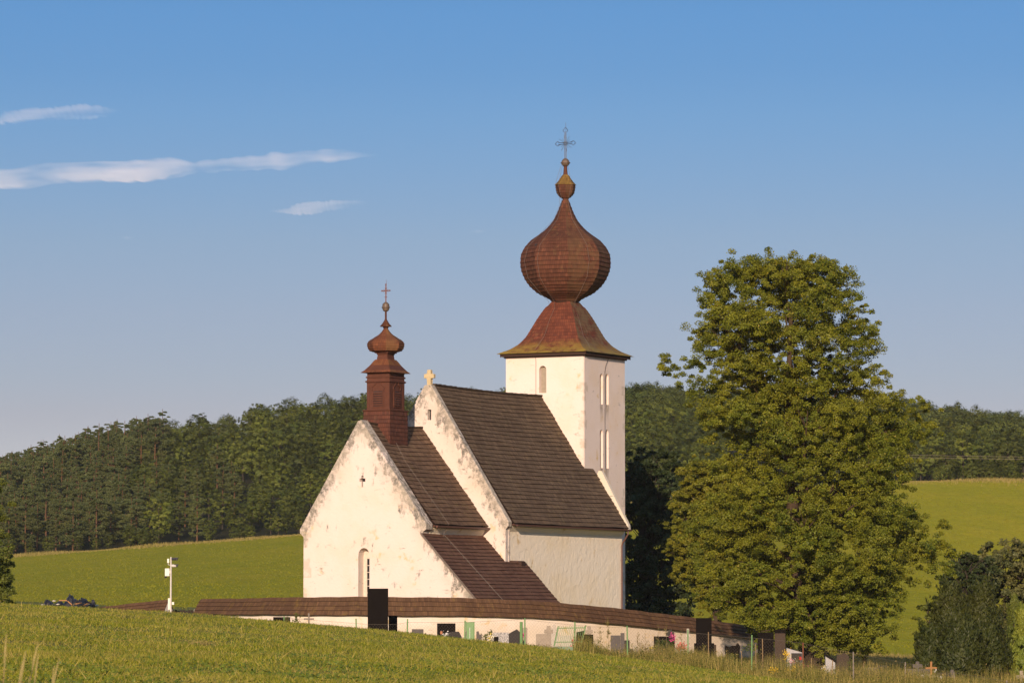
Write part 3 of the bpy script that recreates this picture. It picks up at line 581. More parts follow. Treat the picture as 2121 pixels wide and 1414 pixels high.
rod(bm, (x, y+.05, 31.3), (x, y+.05, 33.75), .01); frombm('iron_cross', bm, M_iron, lan)
bm = bmesh.new()                                             # wires hanging down the dome
for a0 in (-2.2, -.55, -1.75):
    pts = []
    for z, r in [(30.9, .30), (29.5, .78), (28.7, .45), (28.2, .42), (27.2, .85), (26.1, 1.98), (25.3, 2.78), (24.3, 3.06), (23.2, 2.78), (22.2, 1.85), (21.7, 1.25), (21.2, 1.2), (20.4, 1.75), (19.3, 2.3), (18.3, 3.35)]:
        pts.append((CT[0]+r*math.cos(a0), CT[1]+r*math.sin(a0), z))
    bm = bmesh.new(); tube(bm, pts, .009, 4); frombm('lightning_wire', bm, M_dwire, on)

# bell turret
TC = (-3.76, -19.48); ax_, ay_ = .70, .81
def tprof(l): return [(z, r*S2) for z, r in l]
tb = empty('bell_turret', (0, 0, 0)); tb.parent = church
def tl(name, prof, m): 
    bm = bmesh.new(); lathe(bm, tprof(prof), 4, TC, ax_, ay_, math.pi/4); return frombm(name, bm, m, tb)
ring_courses('turret_base', tprof([(9.6, 1.36), (13.40, 1.34)]), 0, 4, M_turretbase, tb, TC, ax_, ay_, math.pi/4, .05, .25)
tl('base_moulding', [(13.38, 1.37), (13.42, 1.43), (13.47, 1.43), (13.50, 1.2)], M_brownwood)
body = tl('turret_body', [(13.46, 1.13), (15.2, 1.13)], M_brownwood)
bm = bmesh.new()
for sx in (-1, 1):                                           # corner posts
    for sy in (-1, 1): 
        cx, cy = TC[0]+sx*(.79-.07), TC[1]+sy*(.915-.07); bm = bmesh.new(); box(bm, cx-.09, cx+.09, cy-.09, cy+.09, 13.50, 15.15); frombm('corner_post', bm, M_brownwood, body)
for axis in (0, 1):                                          # louvred openings, the near two sides and the far ones
    for sg in (-1, 1):
        half = .79 if axis else .915; M = Matrix.Translation((TC[0], TC[1], 0))@Matrix.Rotation({(0, -1): 0, (0, 1): math.pi, (1, 1): math.pi/2, (1, -1): -math.pi/2}[(axis, sg)], 4, 'Z')
        bm = bmesh.new(); y = -half
        for (a, b, c, d) in ((-.42, .42, 13.62, 13.70), (-.42, -.33, 13.70, 14.62), (.33, .42, 13.70, 14.62), (-.36, .36, 14.62, 14.70)): box(bm, a, b, y-.05, y-.002, c, d, M)
        for s in (-1, 1): 
            pts = [Vector((s*(.40-.16*t+.10*math.sin(t*6)), y-.03, 14.70+.5*t)) for t in np.linspace(0, 1, 7)]; tube(bm, [M@p for p in pts], .035, 5)
        fr = frombm('louvre_frame', bm, M_brownwood, body)
        bm = bmesh.new(); box(bm, -.33, .33, y-.012, y-.003, 13.70, 14.62, M); frombm('opening', bm, M_iron, fr)
        bm = bmesh.new()
        for k in range(6):
            z = 13.74+k*.145; v = box(bm, -.33, .33, y-.05, y-.035, z, z+.10); 
            for q in v:
                if q.co.z < z+.05: q.co.y -= .06
                q.co = M@q.co
        frombm('slats', bm, M_brownwood, fr)
tl('cornice', [(15.15, 1.15), (15.2, 1.26), (15.27, 1.26), (15.29, 1.16), (15.44, 1.14), (15.46, 1.22), (15.54, 1.22), (15.56, 1.14), (15.72, 1.14), (15.78, 1.21), (15.80, 1.30)], M_brownwood)
ring_courses('turret_roof', tprof([(15.80, 1.52), (16.0, 1.21), (16.28, .94), (16.53, .74), (16.62, .64)]), 0, 4, M_turretroof, tb, TC, ax_, ay_, math.pi/4, .04, .2)
tl('roof_underside', [(15.785, 1.50), (15.80, 1.45), (16.6, .6)], M_brownwood)
tl('neck', [(16.55, .56), (16.9, .50), (16.95, .56), (17.0, .56), (17.01, .68), (17.09, .68), (17.1, .62)], M_brownwood)
to = ring_courses('turret_onion', [(17.08, .66), (17.16, .97), (17.33, 1.11), (17.54, 1.15), (17.66, 1.15), (17.82, 1.03), (17.97, .75), (18.02, .68)], 0, 8, M_turretroof, tb, TC, 1, 1, R_(30), .03, .16)
ring_courses('upper_cap', [(18.02, .70), (18.12, .52), (18.22, .38), (18.39, .23), (18.55, .13)], 0, 8, M_turretroof, tb, TC, 1, 1, R_(30), .02, .15)
bm = bmesh.new(); lathe(bm, [(18.5, .12), (18.6, .17), (18.68, .19)], 8, TC); lathe(bm, [(18.68, .37), (18.70, .37), (18.87, .22), (19.11, .075), (19.2, .062), (19.64, .06)], 12, TC); frombm('small_cone', bm, M_turretroof, tb)
bm = bmesh.new(); lathe(bm, [(19.62, .10), (19.70, .19), (19.84, .225), (19.86, .27), (19.90, .27), (19.92, .225), (20.08, .21), (20.17, .12), (20.22, .05)], 14, TC); frombm('ball', bm, M_ball, tb)
bm = bmesh.new(); x, y = TC; zc = 20.92
tube(bm, [(x, y, 20.15), (x, y, 21.3)], .03, 6); tube(bm, [(x-.27, y, zc), (x+.27, y, zc)], .026, 6); rod(bm, (x+.03, y, 20.2), (x+.03, y, 21.6), .009); rod(bm, (x-.09, y, 20.52), (x+.09, y, 20.52), .02)
for c in ((x-.28, zc), (x+.28, zc), (x, 21.31)): 
    bmesh.ops.create_icosphere(bm, subdivisions=1, radius=.055, matrix=Matrix.Translation((c[0], y, c[1])))
for k in range(8):
    a = math.pi*(k+.5)/4; rod(bm, (x, y, zc), (x+.21*math.cos(a), y, zc+.21*math.sin(a)), .01)
frombm('iron_cross', bm, M_rust, tb)

# ------------------------------------------------------------------ churchyard wall
M_yard = plaster('yard_wall_plaster', (.70, .635, .56), None, .5, .5, dirty_low=.05)
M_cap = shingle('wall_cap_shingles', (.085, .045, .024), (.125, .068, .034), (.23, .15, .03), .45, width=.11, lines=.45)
def wall(name, pts, label, end=True):
    """pts: (px, Y, photo row of the ridge, height of the cap); the cap is a steep shingled roof"""
    P = [(WX(a, Y), Y, ZY(ry, Y), hc) for a, Y, ry, hc in pts]
    D = []
    for i in range(len(P)):
        a = Vector(P[max(i-1, 0)][:2]); b = Vector(P[min(i+1, len(P)-1)][:2]); d = (b-a).normalized(); D.append(Vector((d.y, -d.x)))
    # dense resample
    S = [0]
    for i in range(1, len(P)): S.append(S[-1]+(Vector(P[i][:2])-Vector(P[i-1][:2])).length)
    n = int(S[-1]/.55); T = np.linspace(0, S[-1], n+1); A = np.array(P); Dn = np.array([tuple(d) for d in D])
    def sm(col, arr): 
        v = np.interp(T, S, arr[:, col]); k = 7; vp = np.pad(v, k, mode='reflect', reflect_type='odd'); return np.convolve(vp, np.ones(2*k+1)/(2*k+1), 'valid')
    X, Yy, Z, Hc = [sm(c, A) for c in range(4)]; NX, NY = sm(0, Dn), sm(1, Dn)
    root = empty(name, (X[0], Yy[0], 0), 0, label, 'wall'); ox, oy = X[0], Yy[0]
    hw, tw_ = .62, .36; V = []; F = []
    for i in range(n+1):
        for s in (1, -1):
            for z in (-3, Z[i]-Hc[i]+.08): V.append((X[i]-ox+NX[i]*tw_*s, Yy[i]-oy+NY[i]*tw_*s, z))
    for i in range(n):
        a = 4*i; F += [(a, a+4, a+5, a+1), (a+2, a+3, a+7, a+6), (a+1, a+5, a+7, a+3)]
    F += [(0, 1, 3, 2), (4*n, 4*n+2, 4*n+3, 4*n+1)]; me = bpy.data.meshes.new('masonry'); me.from_pydata(V, [], F); link('masonry', me, M_yard, root)
    nc = 4
    V = []; F = []; UV = []
    wob = [.012*math.sin(i*1.7)+.01*math.sin(i*.61) for i in range(n+2)]
    for sd_ in (1, -1):
        for c in range(nc):
            for i in range(n):
                P4 = []
                for (q, t, lip) in ((i, c/nc, .045), (i+1, c/nc, .045), (i+1, (c+1.05)/nc, .004), (i, (c+1.05)/nc, .004), (i, c/nc, 0), (i+1, c/nc, 0)):
                    t = min(t, 1); w_ = hw*(1-t)+lip*.85+.01; z = Z[q]-Hc[q]*(1-t)+lip*.5+wob[q]
                    P4.append((X[q]-ox+NX[q]*w_*sd_, Yy[q]-oy+NY[q]*w_*sd_, z))
                b = len(V); V += P4; F += [(b, b+1, b+2, b+3), (b+4, b+5, b+1, b)]; UV += [(T[i], c), (T[i+1], c), (T[i+1], c+1), (T[i], c+1), (T[i], c), (T[i+1], c), (T[i+1], c), (T[i], c)]
    me = bpy.data.meshes.new('cap_roof'); me.from_pydata(V, [], F); l = me.uv_layers.new(name='UVMap'); l.data.foreach_set('uv', np.array(UV, np.float32).ravel()); link('cap_roof', me, M_cap, root)
    for q, sg in ((0, -1), (n, 1)):                         # plastered gable ends of the cap
        d = Vector((-NY[q], NX[q], 0))*sg; c = Vector((X[q]-ox, Yy[q]-oy, 0)); N = Vector((NX[q], NY[q], 0)); bm = bmesh.new()
        tri = [c+N*.55+Vector((0, 0, Z[q]-Hc[q]+.04)), c-N*.55+Vector((0, 0, Z[q]-Hc[q]+.04)), c+Vector((0, 0, Z[q]-.10))]
        a = [bm.verts.new(p-d*.06) for p in tri]; b = [bm.verts.new(p-d*.01) for p in tri]; bm.faces.new(a); bm.faces.new(b[::-1])
        for i in range(3): bm.faces.new((a[i], b[i], b[(i+1) % 3], a[(i+1) % 3]))
        frombm('gable_end', bm, M_yard, root)
    return root
wall('churchyard_wall', [(419, 257, 1240, .93), (470, 255, 1239.5, .95), (560, 252, 1237, 1.0), (640, 250, 1235.5, 1.06), (700, 249, 1235, 1.1), (850, 249, 1235.5, 1.12), (1000, 250, 1237.5, 1.08), (1100, 251, 1243, 1.0), (1177, 252.3, 1248, .99), (1295, 255, 1261, 1.01), (1422, 258.5, 1276, .93), (1493, 260.8, 1287, .88), (1561, 263, 1297, .82)],
     'long curving white churchyard wall with steep brown shingle cap in front of the church')
wall('gate_wall', [(353, 259, 1241, .8), (310, 259.6, 1244, .8), (265, 260.4, 1249, .8), (205, 261.5, 1257, .8)], 'short stretch of shingle-capped wall left of the gate gap by the camera pole')
# gate
M_gatewood = plain('nearly_black_gate_wood', (.03, .02, .016), .8, .2, .3)
g = empty('churchyard_gate', (WX(386, 258), 258, h1(WX(386, 258), 258)), 0, 'low dark wooden gate between the two ends of the shingle-capped wall', 'gate'); x0, x1 = WX(359, 258)-g.location.x, WX(414, 258)-g.location.x; zt = ZY(1262.5, 258)-g.location.z
bm = bmesh.new(); k = 10
for i in range(k): 
    a = x0+(x1-x0)*i/k; box(bm, a+.01, a+(x1-x0)/k-.01, 0, .03, .05, zt+.03*math.sin(i*2.2)-.02)
frombm('boards', bm, M_gatewood, g); bm = bmesh.new(); box(bm, x0, x1, .035, .08, .25, .35); box(bm, x0, x1, .035, .08, zt-.3, zt-.2); frombm('rails', bm, M_gatewood, g)
sgn = empty('notice_sign', (WX(408, 257.6), 257.6, g.location.z), 0, 'small white notice plate with a red emblem beside the dark gate', 'sign')
bm = bmesh.new(); box(bm, -.10, .10, 0, .02, ZY(1270, 257.6)-g.location.z, ZY(1261.5, 257.6)-g.location.z); frombm('plate', bm, plain('white_sign_paint', (.75, .72, .68), .5), sgn)
zz = ZY(1265.5, 257.6)-g.location.z
bm = bmesh.new(); box(bm, -.05, .05, -.006, -.002, zz, zz+.06); box(bm, -.02, .02, -.006, -.002, zz-.07, zz-.003); frombm('emblem', bm, plain('red_sign_paint', (.5, .12, .10), .5), sgn)
bm = bmesh.new(); box(bm, -.02, .02, .021, .05, 0, ZY(1262, 257.6)-g.location.z); frombm('post', bm, M_gatewood, sgn)

# camera pole
PY = 256.5; px_ = WX(356.5, PY); pz = h1(px_, PY)-.1
cp = empty('camera_pole', (px_, PY, pz), 0, 'tall thin pale pole with surveillance cameras and cabinets beside the gate', 'pole')
M_pole = plain('pale_galvanised_metal', (.55, .52, .47), .5, .4, .15, bmp=0); M_white = plain('cream_cabinet_paint', (.72, .68, .58), .5, .3, .08, bmp=0); M_black = plain('black_camera_plastic', (.03, .03, .035), .4, .4, .1, bmp=0)
def lz(py): return ZY(py, PY)-pz
bm = bmesh.new(); tube(bm, [(0, 0, 0), (0, 0, lz(1200)), (0, 0, lz(1153))], [.055, .05, .04], 10); frombm('mast', bm, M_pole, cp)
def lx(px): return (px-356.5)*PY/FPX
bm = bmesh.new(); box(bm, lx(344.5), lx(354), -.16, .1, lz(1192.5), lz(1176.5)); box(bm, lx(353), lx(355.5), -.1, .05, lz(1187), lz(1181)); bmesh.ops.bevel(bm, geom=bm.edges[:], offset=.015, segments=1, affect='EDGES'); frombm('cabinet', bm, M_white, cp)
bm = bmesh.new(); box(bm, lx(349), lx(353), -.1, .05, lz(1165), lz(1156.5)); frombm('antenna_box', bm, M_white, cp)
bm = bmesh.new(); tube(bm, [(lx(351), 0, lz(1158)), (lx(351), 0, lz(1169)), (lx(356), 0, lz(1169.5))], .025, 5); frombm('bracket', bm, M_pole, cp)
for (yy, a) in ((1157, 1), (1171, 2)):
    bm = bmesh.new(); z = lz(yy); M = Matrix.Translation((.05, -.05, z))@Matrix.Rotation(R_(-12), 4, 'Z'); lathe(bm, [(0, .07), (.02, .085), (.26, .085), (.28, .07)], 10)
    for v in bm.verts: v.co = M@Vector((v.co.z, v.co.x, v.co.y))
    c = frombm('surveillance_camera', bm, M_black if a == 1 else M_pole, cp)
    bm = bmesh.new(); box(bm, .18, .42, -.10, .10, .05, .09, M); box(bm, .30, .36, -.06, .06, -.08, .06, M); frombm('hood', bm, M_black, c)
bm = bmesh.new(); bmesh.ops.create_icosphere(bm, subdivisions=2, radius=.075, matrix=Matrix.Translation((lx(346), -.1, lz(1194)))); frombm('dome_camera', bm, M_black, cp)
bm = bmesh.new(); box(bm, lx(351), lx(355), -.08, .08, lz(1262), lz(1238)); box(bm, lx(359), lx(363.5), -.08, .04, lz(1251.5), lz(1246)); frombm('junction_box', bm, M_white, cp)

# rubbish heap
HX, HY = WX(146, 266), 266; hz = h1(HX, HY)
hp = empty('rubbish_heap', (HX, HY, hz), 0, 'heap of crumpled black plastic sheeting and refuse on the field edge at left', 'heap')
M_tarp = plain('crumpled_black_plastic', (.025, .022, .026), .38, .6, .3, 5, bmp=.8, bd=.05)
def rumple(name, cx, w, zb, zt, seed, peak=.5, m=M_tarp, dy=0):
    r = np.random.default_rng(seed); nx, ny = 14, 8; bm = bmesh.new(); g_ = []
    for j in range(ny+1):
        row = []
        for i in range(nx+1):
            u, v = i/nx, j/ny; e = max(0, 1-abs(u-peak)/(peak if u < peak else 1-peak))**.7; s = math.sin(math.pi*v)**.6
            row.append(bm.verts.new((cx+(u-.5)*w+r.normal()*.04, dy+(v-.5)*1.6+r.normal()*.05, zb+(zt-zb)*e*s*(1+r.normal()*.13)+abs(r.normal())*.04-.03)))
        g_.append(row)
    for j in range(ny):
        for i in range(nx): bm.faces.new((g_[j][i], g_[j][i+1], g_[j+1][i+1], g_[j+1][i]))
    return frombm(name, bm, m, hp)
def hz_(py): return ZY(py, HY)-hz
def hx(px): return WX(px, HY)-HX
for i, (a, b, py, pk) in enumerate(((90, 122, 1240, .5), (118, 140, 1241, .4), (132, 172, 1231, .42), (160, 200, 1235, .3), (188, 202, 1241, .6), (104, 150, 1246, .5))): rumple('plastic_sheet', (hx(a)+hx(b))/2, hx(b)-hx(a), hz_(1262), hz_(py), 20+i, pk, dy=.15*i-.4)
bm = bmesh.new()
for (a, y, l, an) in ((138, 1243, .5, .5), (152, 1248, .35, 1.2), (170, 1249, .4, .3), (187, 1250, .5, .1)): 
    box(bm, -l/2, l/2, -.03, .03, -.03, .03, Matrix.Translation((hx(a), -1.1, hz_(y)))@Matrix.Rotation(an-.5, 4, 'Y'))
frombm('splintered_plank', bm, plain('orange_brown_plank', (.35, .17, .06)), hp)
bm = bmesh.new()
M_pale = plain('pale_rubbish', (.55, .50, .42))
for (a, y) in ((96, 1252), (127, 1251), (119, 1244), (190, 1251), (207, 1253)): bm = bmesh.new(); bmesh.ops.create_icosphere(bm, subdivisions=1, radius=.08, matrix=Matrix.Translation((hx(a), -1.0, hz_(y)))@Matrix.Diagonal((1.6, 1, .6, 1))); frombm('light_scrap', bm, M_pale, hp)

# ------------------------------------------------------------------ graves
def slabmat(name, c, rough=.8, spec=.03, var=.15, sc=8): return plain(name, c, rough, spec, var, sc, bmp=.15, bd=.01)
M_gblack = slabmat('black_granite', (.010, .008, .007), .9, 0); M_gdark = slabmat('dark_granite', (.045, .040, .036)); M_ggrey = slabmat('grey_stone', (.105, .092, .082), .85, .08, .3); M_glight = slabmat('pale_weathered_stone', (.30, .25, .19), .95, .05, .3, 4)
M_gconc = slabmat('light_concrete', (.42, .37, .30), .95, .05, .3, 4); M_gbrown = slabmat('brown_granite', (.062, .045, .033), .9, .05)
t = NT('speckled_granite', .5, .4); t.color(t.mix(t.ramp(t.noise(22, 3, .8), .42, .58), (.10, .10, .10), (.45, .42, .38))); M_gspeck = t.m
M_green = plain('green_metal_paint', (.13, .25, .085), .5, .4, .2, 5, bmp=0); M_green2 = plain('faded_green_paint', (.16, .22, .13), .6, .3, .25, 5, bmp=0)
M_orange = plain('varnished_orange_wood', (.27, .11, .016), .5, .4, .2, 6); M_greywood = plain('grey_weathered_wood', (.20, .17, .14), .8, .2, .3, 8); M_tanwood = plain('tan_stake_wood', (.24, .165, .085), .8, .2, .3, 8)
def bev(bm, o=.012): bmesh.ops.bevel(bm, geom=bm.edges[:], offset=o, segments=1, affect='EDGES')
def G(px0, px1, pyt, Y, name, label, m, cat='gravestone', th=.14, shape=None, base=True, rz=0, mb=None, group=None):
    """gravestone: slab part with an outline, standing on a plinth part"""
    x0, x1 = WX(px0, Y), WX(px1, Y); cx = (x0+x1)/2; w = x1-x0; gz = h1(cx, Y)-.05; zt = ZY(pyt, Y)-gz
    root = empty(name, (cx, Y, gz), rz, label, cat, group); bm = bmesh.new()
    if shape is None: poly = [(-w/2, .1), (w/2, .1), (w/2, zt), (-w/2, zt)]
    else: poly = [(u*w, .1+(zt-.1)*v if v >= 0 else .1) for u, v in shape]
    prism(bm, poly, -th/2, th/2); bev(bm); frombm('slab', bm, m, root)
    if base: bm = bmesh.new(); box(bm, -w/2-.06, w/2+.06, -th/2-.08, th/2+.08, -.1, .1); bev(bm); frombm('plinth', bm, mb or m, root)
    root['zt'] = zt; del root['zt']; return root, w, zt
def crosspoly(w, z0, z1, za, aw, b=None):
    """Latin cross outline: half widths w arm/upright aw, arms centred at za"""
    b = b or aw; return [(-aw, z0), (aw, z0), (aw, za-b), (w, za-b), (w, za+b), (aw, za+b), (aw, z1), (-aw, z1), (-aw, za+b), (-w, za+b), (-w, za-b), (-aw, za-b)]
def CROSS(px0, px1, pyt, pya, Y, name, label, m, aw, th=.10, pyb=None, two=None, rz=0, cat='cross'):
    x0, x1 = WX(px0, Y), WX(px1, Y); cx = (x0+x1)/2; w = (x1-x0)/2; gz = h1(cx, Y)-.05; root = empty(name, (cx, Y, gz), rz, label, cat)
    bm = bmesh.new(); z1 = ZY(pyt, Y)-gz; za = ZY(pya, Y)-gz; zb = 0 if pyb is None else ZY(pyb, Y)-gz
    box(bm, -aw, aw, -th/2, th/2, zb, z1); bev(bm); frombm('upright', bm, m, root)
    bm = bmesh.new(); box(bm, -w, w, -th/2-.015, th/2+.015, za-aw, za+aw); bev(bm); frombm('arm', bm, two or m, root); return root
G(763, 805, 1218, 232, 'gravestone', 'very tall plain black slab rising in front of the white chancel wall', M_gblack, th=.22)
G(806, 824, 1274, 236, 'gravestone', 'narrow black stone tucked behind the very tall black slab', M_gblack)
G(568, 603, 1277, 236, 'gravestone', 'low wide black stone barely showing above the grass, leftmost grave', M_gblack)
r, w, z = G(854, 878, 1302, 230, 'gravestone', 'small plain dark grey slab next to a red grave lantern', M_ggrey)
r, w, z = G(906, 944, 1290, 236, 'gravestone', 'broad black slab with white flowers in front, left of the green locker', M_gblack)
G(927, 957, 1307, 229, 'gravestone', 'dark grey stone with low pitched top, right of the white flowers', M_gdark, shape=[(-.5, -1), (.5, -1), (.5, .55), (.3, 1), (-.25, .98), (-.5, .8)])
G(987, 998, 1306, 232, 'gravestone', 'narrow broken grey stone right of the green locker', M_ggrey, shape=[(-.5, -1), (.5, -1), (.5, .8), (.1, .72), (-.1, 1), (-.5, .96)])
r, w, z = G(1022, 1054, 1309, 226, 'gravestone', 'square speckled light granite stone with a small black plaque', M_gspeck, th=.3)
bm = bmesh.new(); box(bm, -w/2+.03, -w/2+.27, -.18, -.155, .25, z-.22); frombm('plaque', bm, M_gblack, r)
r, w, z = G(1040, 1078, 1302, 231, 'gravestone', 'dark marble stone with wavy peaked top behind the speckled granite one', M_gdark, shape=[(-.5, -1), (.5, -1), (.5, .8), (.42, .9), (.3, 1), (-.2, .72), (-.5, .65)])
G(1081, 1092, 1299, 233, 'gravestone', 'tall pale stone slab directly right of the thick green post', M_glight, th=.2)
def stone_with_cross(px0, px1, pyt, cx0, cx1, cyt, cya, Y, label, m, mc=None, aw=.11, th=.2):
    r, w, z = G(px0, px1, pyt, Y, 'gravestone', label, m, th=th); cx = (WX(cx0, Y)+WX(cx1, Y))/2-r.location.x; hw = (WX(cx1, Y)-WX(cx0, Y))/2; gz = r.location.z
    bm = bmesh.new(); prism(bm, [(cx+a, b) for a, b in crosspoly(hw, z+.002, ZY(cyt, Y)-gz, ZY(cya, Y)-gz, aw)], -th*.35, th*.35); bev(bm); frombm('cross', bm, mc or m, r); return r, w, z
stone_with_cross(1110, 1141, 1312, 1127, 1145, 1295, 1307, 226, 'pale wide stone block with a stubby cross on top, left of the leaning green grating', M_glight, aw=.1)
stone_with_cross(1138, 1156, 1309, 1141, 1154, 1293, 1303, 231, 'paler stone with smaller cross just behind the leaning green grating', M_gconc, aw=.07)
stone_with_cross(1209, 1228, 1313, 1212, 1227, 1296, 1307, 231, 'black slab topped by a pale stone cross, right of the leaning green grating', M_gblack, M_glight, aw=.09)
G(1193, 1209, 1305, 233, 'gravestone', 'black slanting stone seen through the bars of the green grating', M_gblack, shape=[(-.5, -1), (.5, -1), (.5, 1), (-.5, .93)])
G(1160, 1182, 1316, 236, 'gravestone', 'light low concrete tomb behind the bars of the green grating', M_gconc, th=.4)
r, w, z = G(1264, 1284, 1315, 231, 'gravestone', 'grey stone with raised square pillar at its right side among the weeds', M_ggrey)
bm = bmesh.new(); box(bm, w/2+.01, w/2+.22, -.1, .1, -.1, ZY(1310, 231)-r.location.z); bev(bm); frombm('pillar', bm, M_ggrey, r)
bm = bmesh.new(); box(bm, w/2+.225, w/2+.5, -.08, .1, -.1, ZY(1325, 231)-r.location.z); bev(bm); frombm('side_block', bm, M_gdark, r)
G(1300, 1310, 1343, 229, 'gravestone', 'low dark block half sunk in weeds beside a pale figure', M_gdark, th=.4)
r, w, z = stone_with_cross(1353, 1396, 1317, 1378, 1395, 1303, 1312, 228, 'wide dark stone overgrown with green creeper and topped by a dark cross', M_gblack, M_gdark, aw=.09)
G(1440, 1472, 1279, 240, 'gravestone', 'tall black slab in front of the wall cap, left of the book-shaped stone', M_gblack, th=.2)
G(1436, 1477, 1331, 234, 'gravestone', 'low dark stepped stone at the foot of the tall black slab', M_gblack, th=.3)
G(1477, 1481.5, 1334, 233, 'gravestone', 'short brown stone stub at the right foot of the tall black slab', M_gbrown)
G(1499, 1531, 1331, 236, 'gravestone', 'black stone shaped like an open book with a small cross', M_gblack, shape=[(-.42, -1), (.42, -1), (.5, .85), (.38, 1), (.28, 1.0), (.22, .88), (0, .9), (-.2, .82), (-.5, .93)])
G(1567, 1600, 1309, 237, 'gravestone', 'wide black slab with a narrower brown one at its right', M_gblack)
r, w, z = G(1602, 1624, 1303, 234, 'gravestone', 'tall narrow brown-faced slab with a black top band', M_gbrown)
bm = bmesh.new(); box(bm, -w/2-.005, w/2+.005, -.075, .075, z-.2, z+.004); frombm('top_band', bm, M_gblack, r)
M_gwhite = slabmat('white_tomb_stone', (.36, .35, .34), .8, .1)
r, w, z = G(1626, 1658, 1341, 232, 'tomb', 'white stepped tomb with a dark blue-grey front panel near the lime trunk', M_gwhite, cat='tomb', th=.5, shape=[(-.5, -1), (.5, -1), (.5, .82), (-.5, 1)])
bm = bmesh.new(); box(bm, -w/2+.25, w/2-.02, -.28, -.255, .12, z-.28); frombm('front_panel', bm, M_gdark, r)
r, w, z = G(1706, 1726, 1357, 231, 'tomb', 'pale bluish tomb with sloping dark top right of the lime trunk', M_gwhite, cat='tomb', th=.5, shape=[(-.5, -1), (.5, -1), (.5, .65), (-.5, 1)])
bm = bmesh.new(); prism(bm, [(-w/2-.05, z+.01), (w/2+.05, z*.68), (w/2+.05, z*.68+.12), (-w/2-.05, z+.14)], -.35, .35); frombm('sloping_top', bm, M_gblack, r)
G(1727, 1755, 1351, 231, 'gravestone', 'dark brown stone with low pitched top right of the bluish tomb', M_gbrown, shape=[(-.5, -1), (.5, -1), (.5, .85), (.2, 1), (-.4, .88)])
G(1813, 1833, 1377, 234, 'gravestone', 'dark grey stone left of the small black block', M_gdark); G(1838, 1849, 1388, 228, 'gravestone', 'small black block stone left of the rusty fence post', M_gblack, th=.3)
G(1785, 1812, 1381, 232, 'gravestone', 'low bluish grey stone under the right end of the lime crown', M_ggrey)
stone_with_cross(1874, 1925, 1384, 1886, 1906, 1369, 1378, 233, 'wide dull grey stone with grey cross behind the orange wooden cross', M_ggrey, aw=.09)
G(1894, 1931, 1396, 226, 'tomb', 'white square block tomb directly behind the orange wooden cross', M_gconc, cat='tomb', th=.4)
r, w, z = G(1932, 1963, 1392, 230, 'gravestone', 'dark grey slab with a side pillar behind the white lilies', M_gdark)
bm = bmesh.new(); box(bm, w/2+.01, w/2+.19, -.1, .1, -.1, ZY(1386, 230)-r.location.z); bev(bm); frombm('pillar', bm, M_ggrey, r)
G(2021, 2053, 1395, 232, 'gravestone', 'left one of the two black slabs before the thuja', M_gblack); G(2054, 2087, 1391, 231, 'gravestone', 'right and taller one of the two black slabs before the thuja', M_gblack)
CROSS(1912.5, 1936, 1369, 1382.5, 222, 'wooden_cross', 'bright orange varnished wooden cross before the white block tomb', M_orange, .055)
CROSS(2099.5, 2121, 1388, 1401, 222, 'stone_cross', 'pale stone cross at the right edge before the bright thuja', M_glight, .09)
CROSS(631, 652, 1269, 1281, 219, 'wooden_cross', 'grey weathered wooden cross with doubled arm, alone above the grass at left', M_greywood, .04)
CROSS(1418, 1428.5, 1301, 1316, 240, 'stone_cross', 'plain white concrete cross against the wall, behind a green fence post', M_gconc, .07)

# locker and leaning grating
Y = 225; x0, x1 = WX(966, Y), WX(982.5, Y); cx = (x0+x1)/2; gz = h1(cx, Y); w = x1-x0; zt = ZY(1287.5, Y)-gz
lk = empty('metal_locker', (cx, Y, gz), 0, 'narrow upright light green metal locker standing by the fence', 'locker')
bm = bmesh.new(); box(bm, -w/2+.02, w/2-.02, -.18, .2, 0, zt); bev(bm); frombm('body', bm, M_green, lk)
bm = bmesh.new(); box(bm, -w/2+.03, w/2-.03, -.205, -.185, .1, zt-.15); fd = frombm('door', bm, M_green, lk)
bm = bmesh.new(); box(bm, -.03, -.005, -.225, -.207, .45, zt-.28); frombm('handle', bm, M_pole, fd)
for s in (-1, 1): bm = bmesh.new(); box(bm, s*w/2-.02, s*w/2+.02, -.2, .2, -.1, zt+.03); frombm('corner_post', bm, M_green, lk)
Y = 219; gz = h1(WX(1176, Y), Y); gr = empty('grating_panel', (WX(1176, Y), Y, gz), 0, 'leaning green metal grating of slanted bars on a faded green box', 'grating')
def gp(px, py, dy=0): p = at(px, py, Y); return Vector((WX(px, Y)-gr.location.x, dy, p.z-gz))
for s in ((1147, 1337, 1156, 1296), (1203, 1337, 1213, 1294)): bm = bmesh.new(); tube(bm, [gp(s[0], s[1], -.1), gp(s[2], s[3], .25)], .03, 5); frombm('side_rail', bm, M_green, gr)
for yy, sh in ((1300, 7.5), (1329, 1.5)): bm = bmesh.new(); tube(bm, [gp(1148+sh, yy, .2 if yy < 1310 else -.07), gp(1204+sh, yy-1, .2 if yy < 1310 else -.07)], .02, 5); frombm('cross_rail', bm, M_green, gr)
for i in range(14):
    a = 1150+(1201-1150)*i/13; bm = bmesh.new(); tube(bm, [gp(a-1, 1337, -.1), gp(a+3.5, 1318, .03), gp(a+6.0, 1305, .15), gp(a+9.5, 1296, .25)], .013, 4); frombm('bar', bm, M_green, gr)
bm = bmesh.new(); a, b = gp(1147, 1352), gp(1203, 1352); box(bm, a.x, b.x, -.15, .35, gp(1147, 1356).z, gp(1147, 1338).z); bev(bm); frombm('box', bm, M_green2, gr)

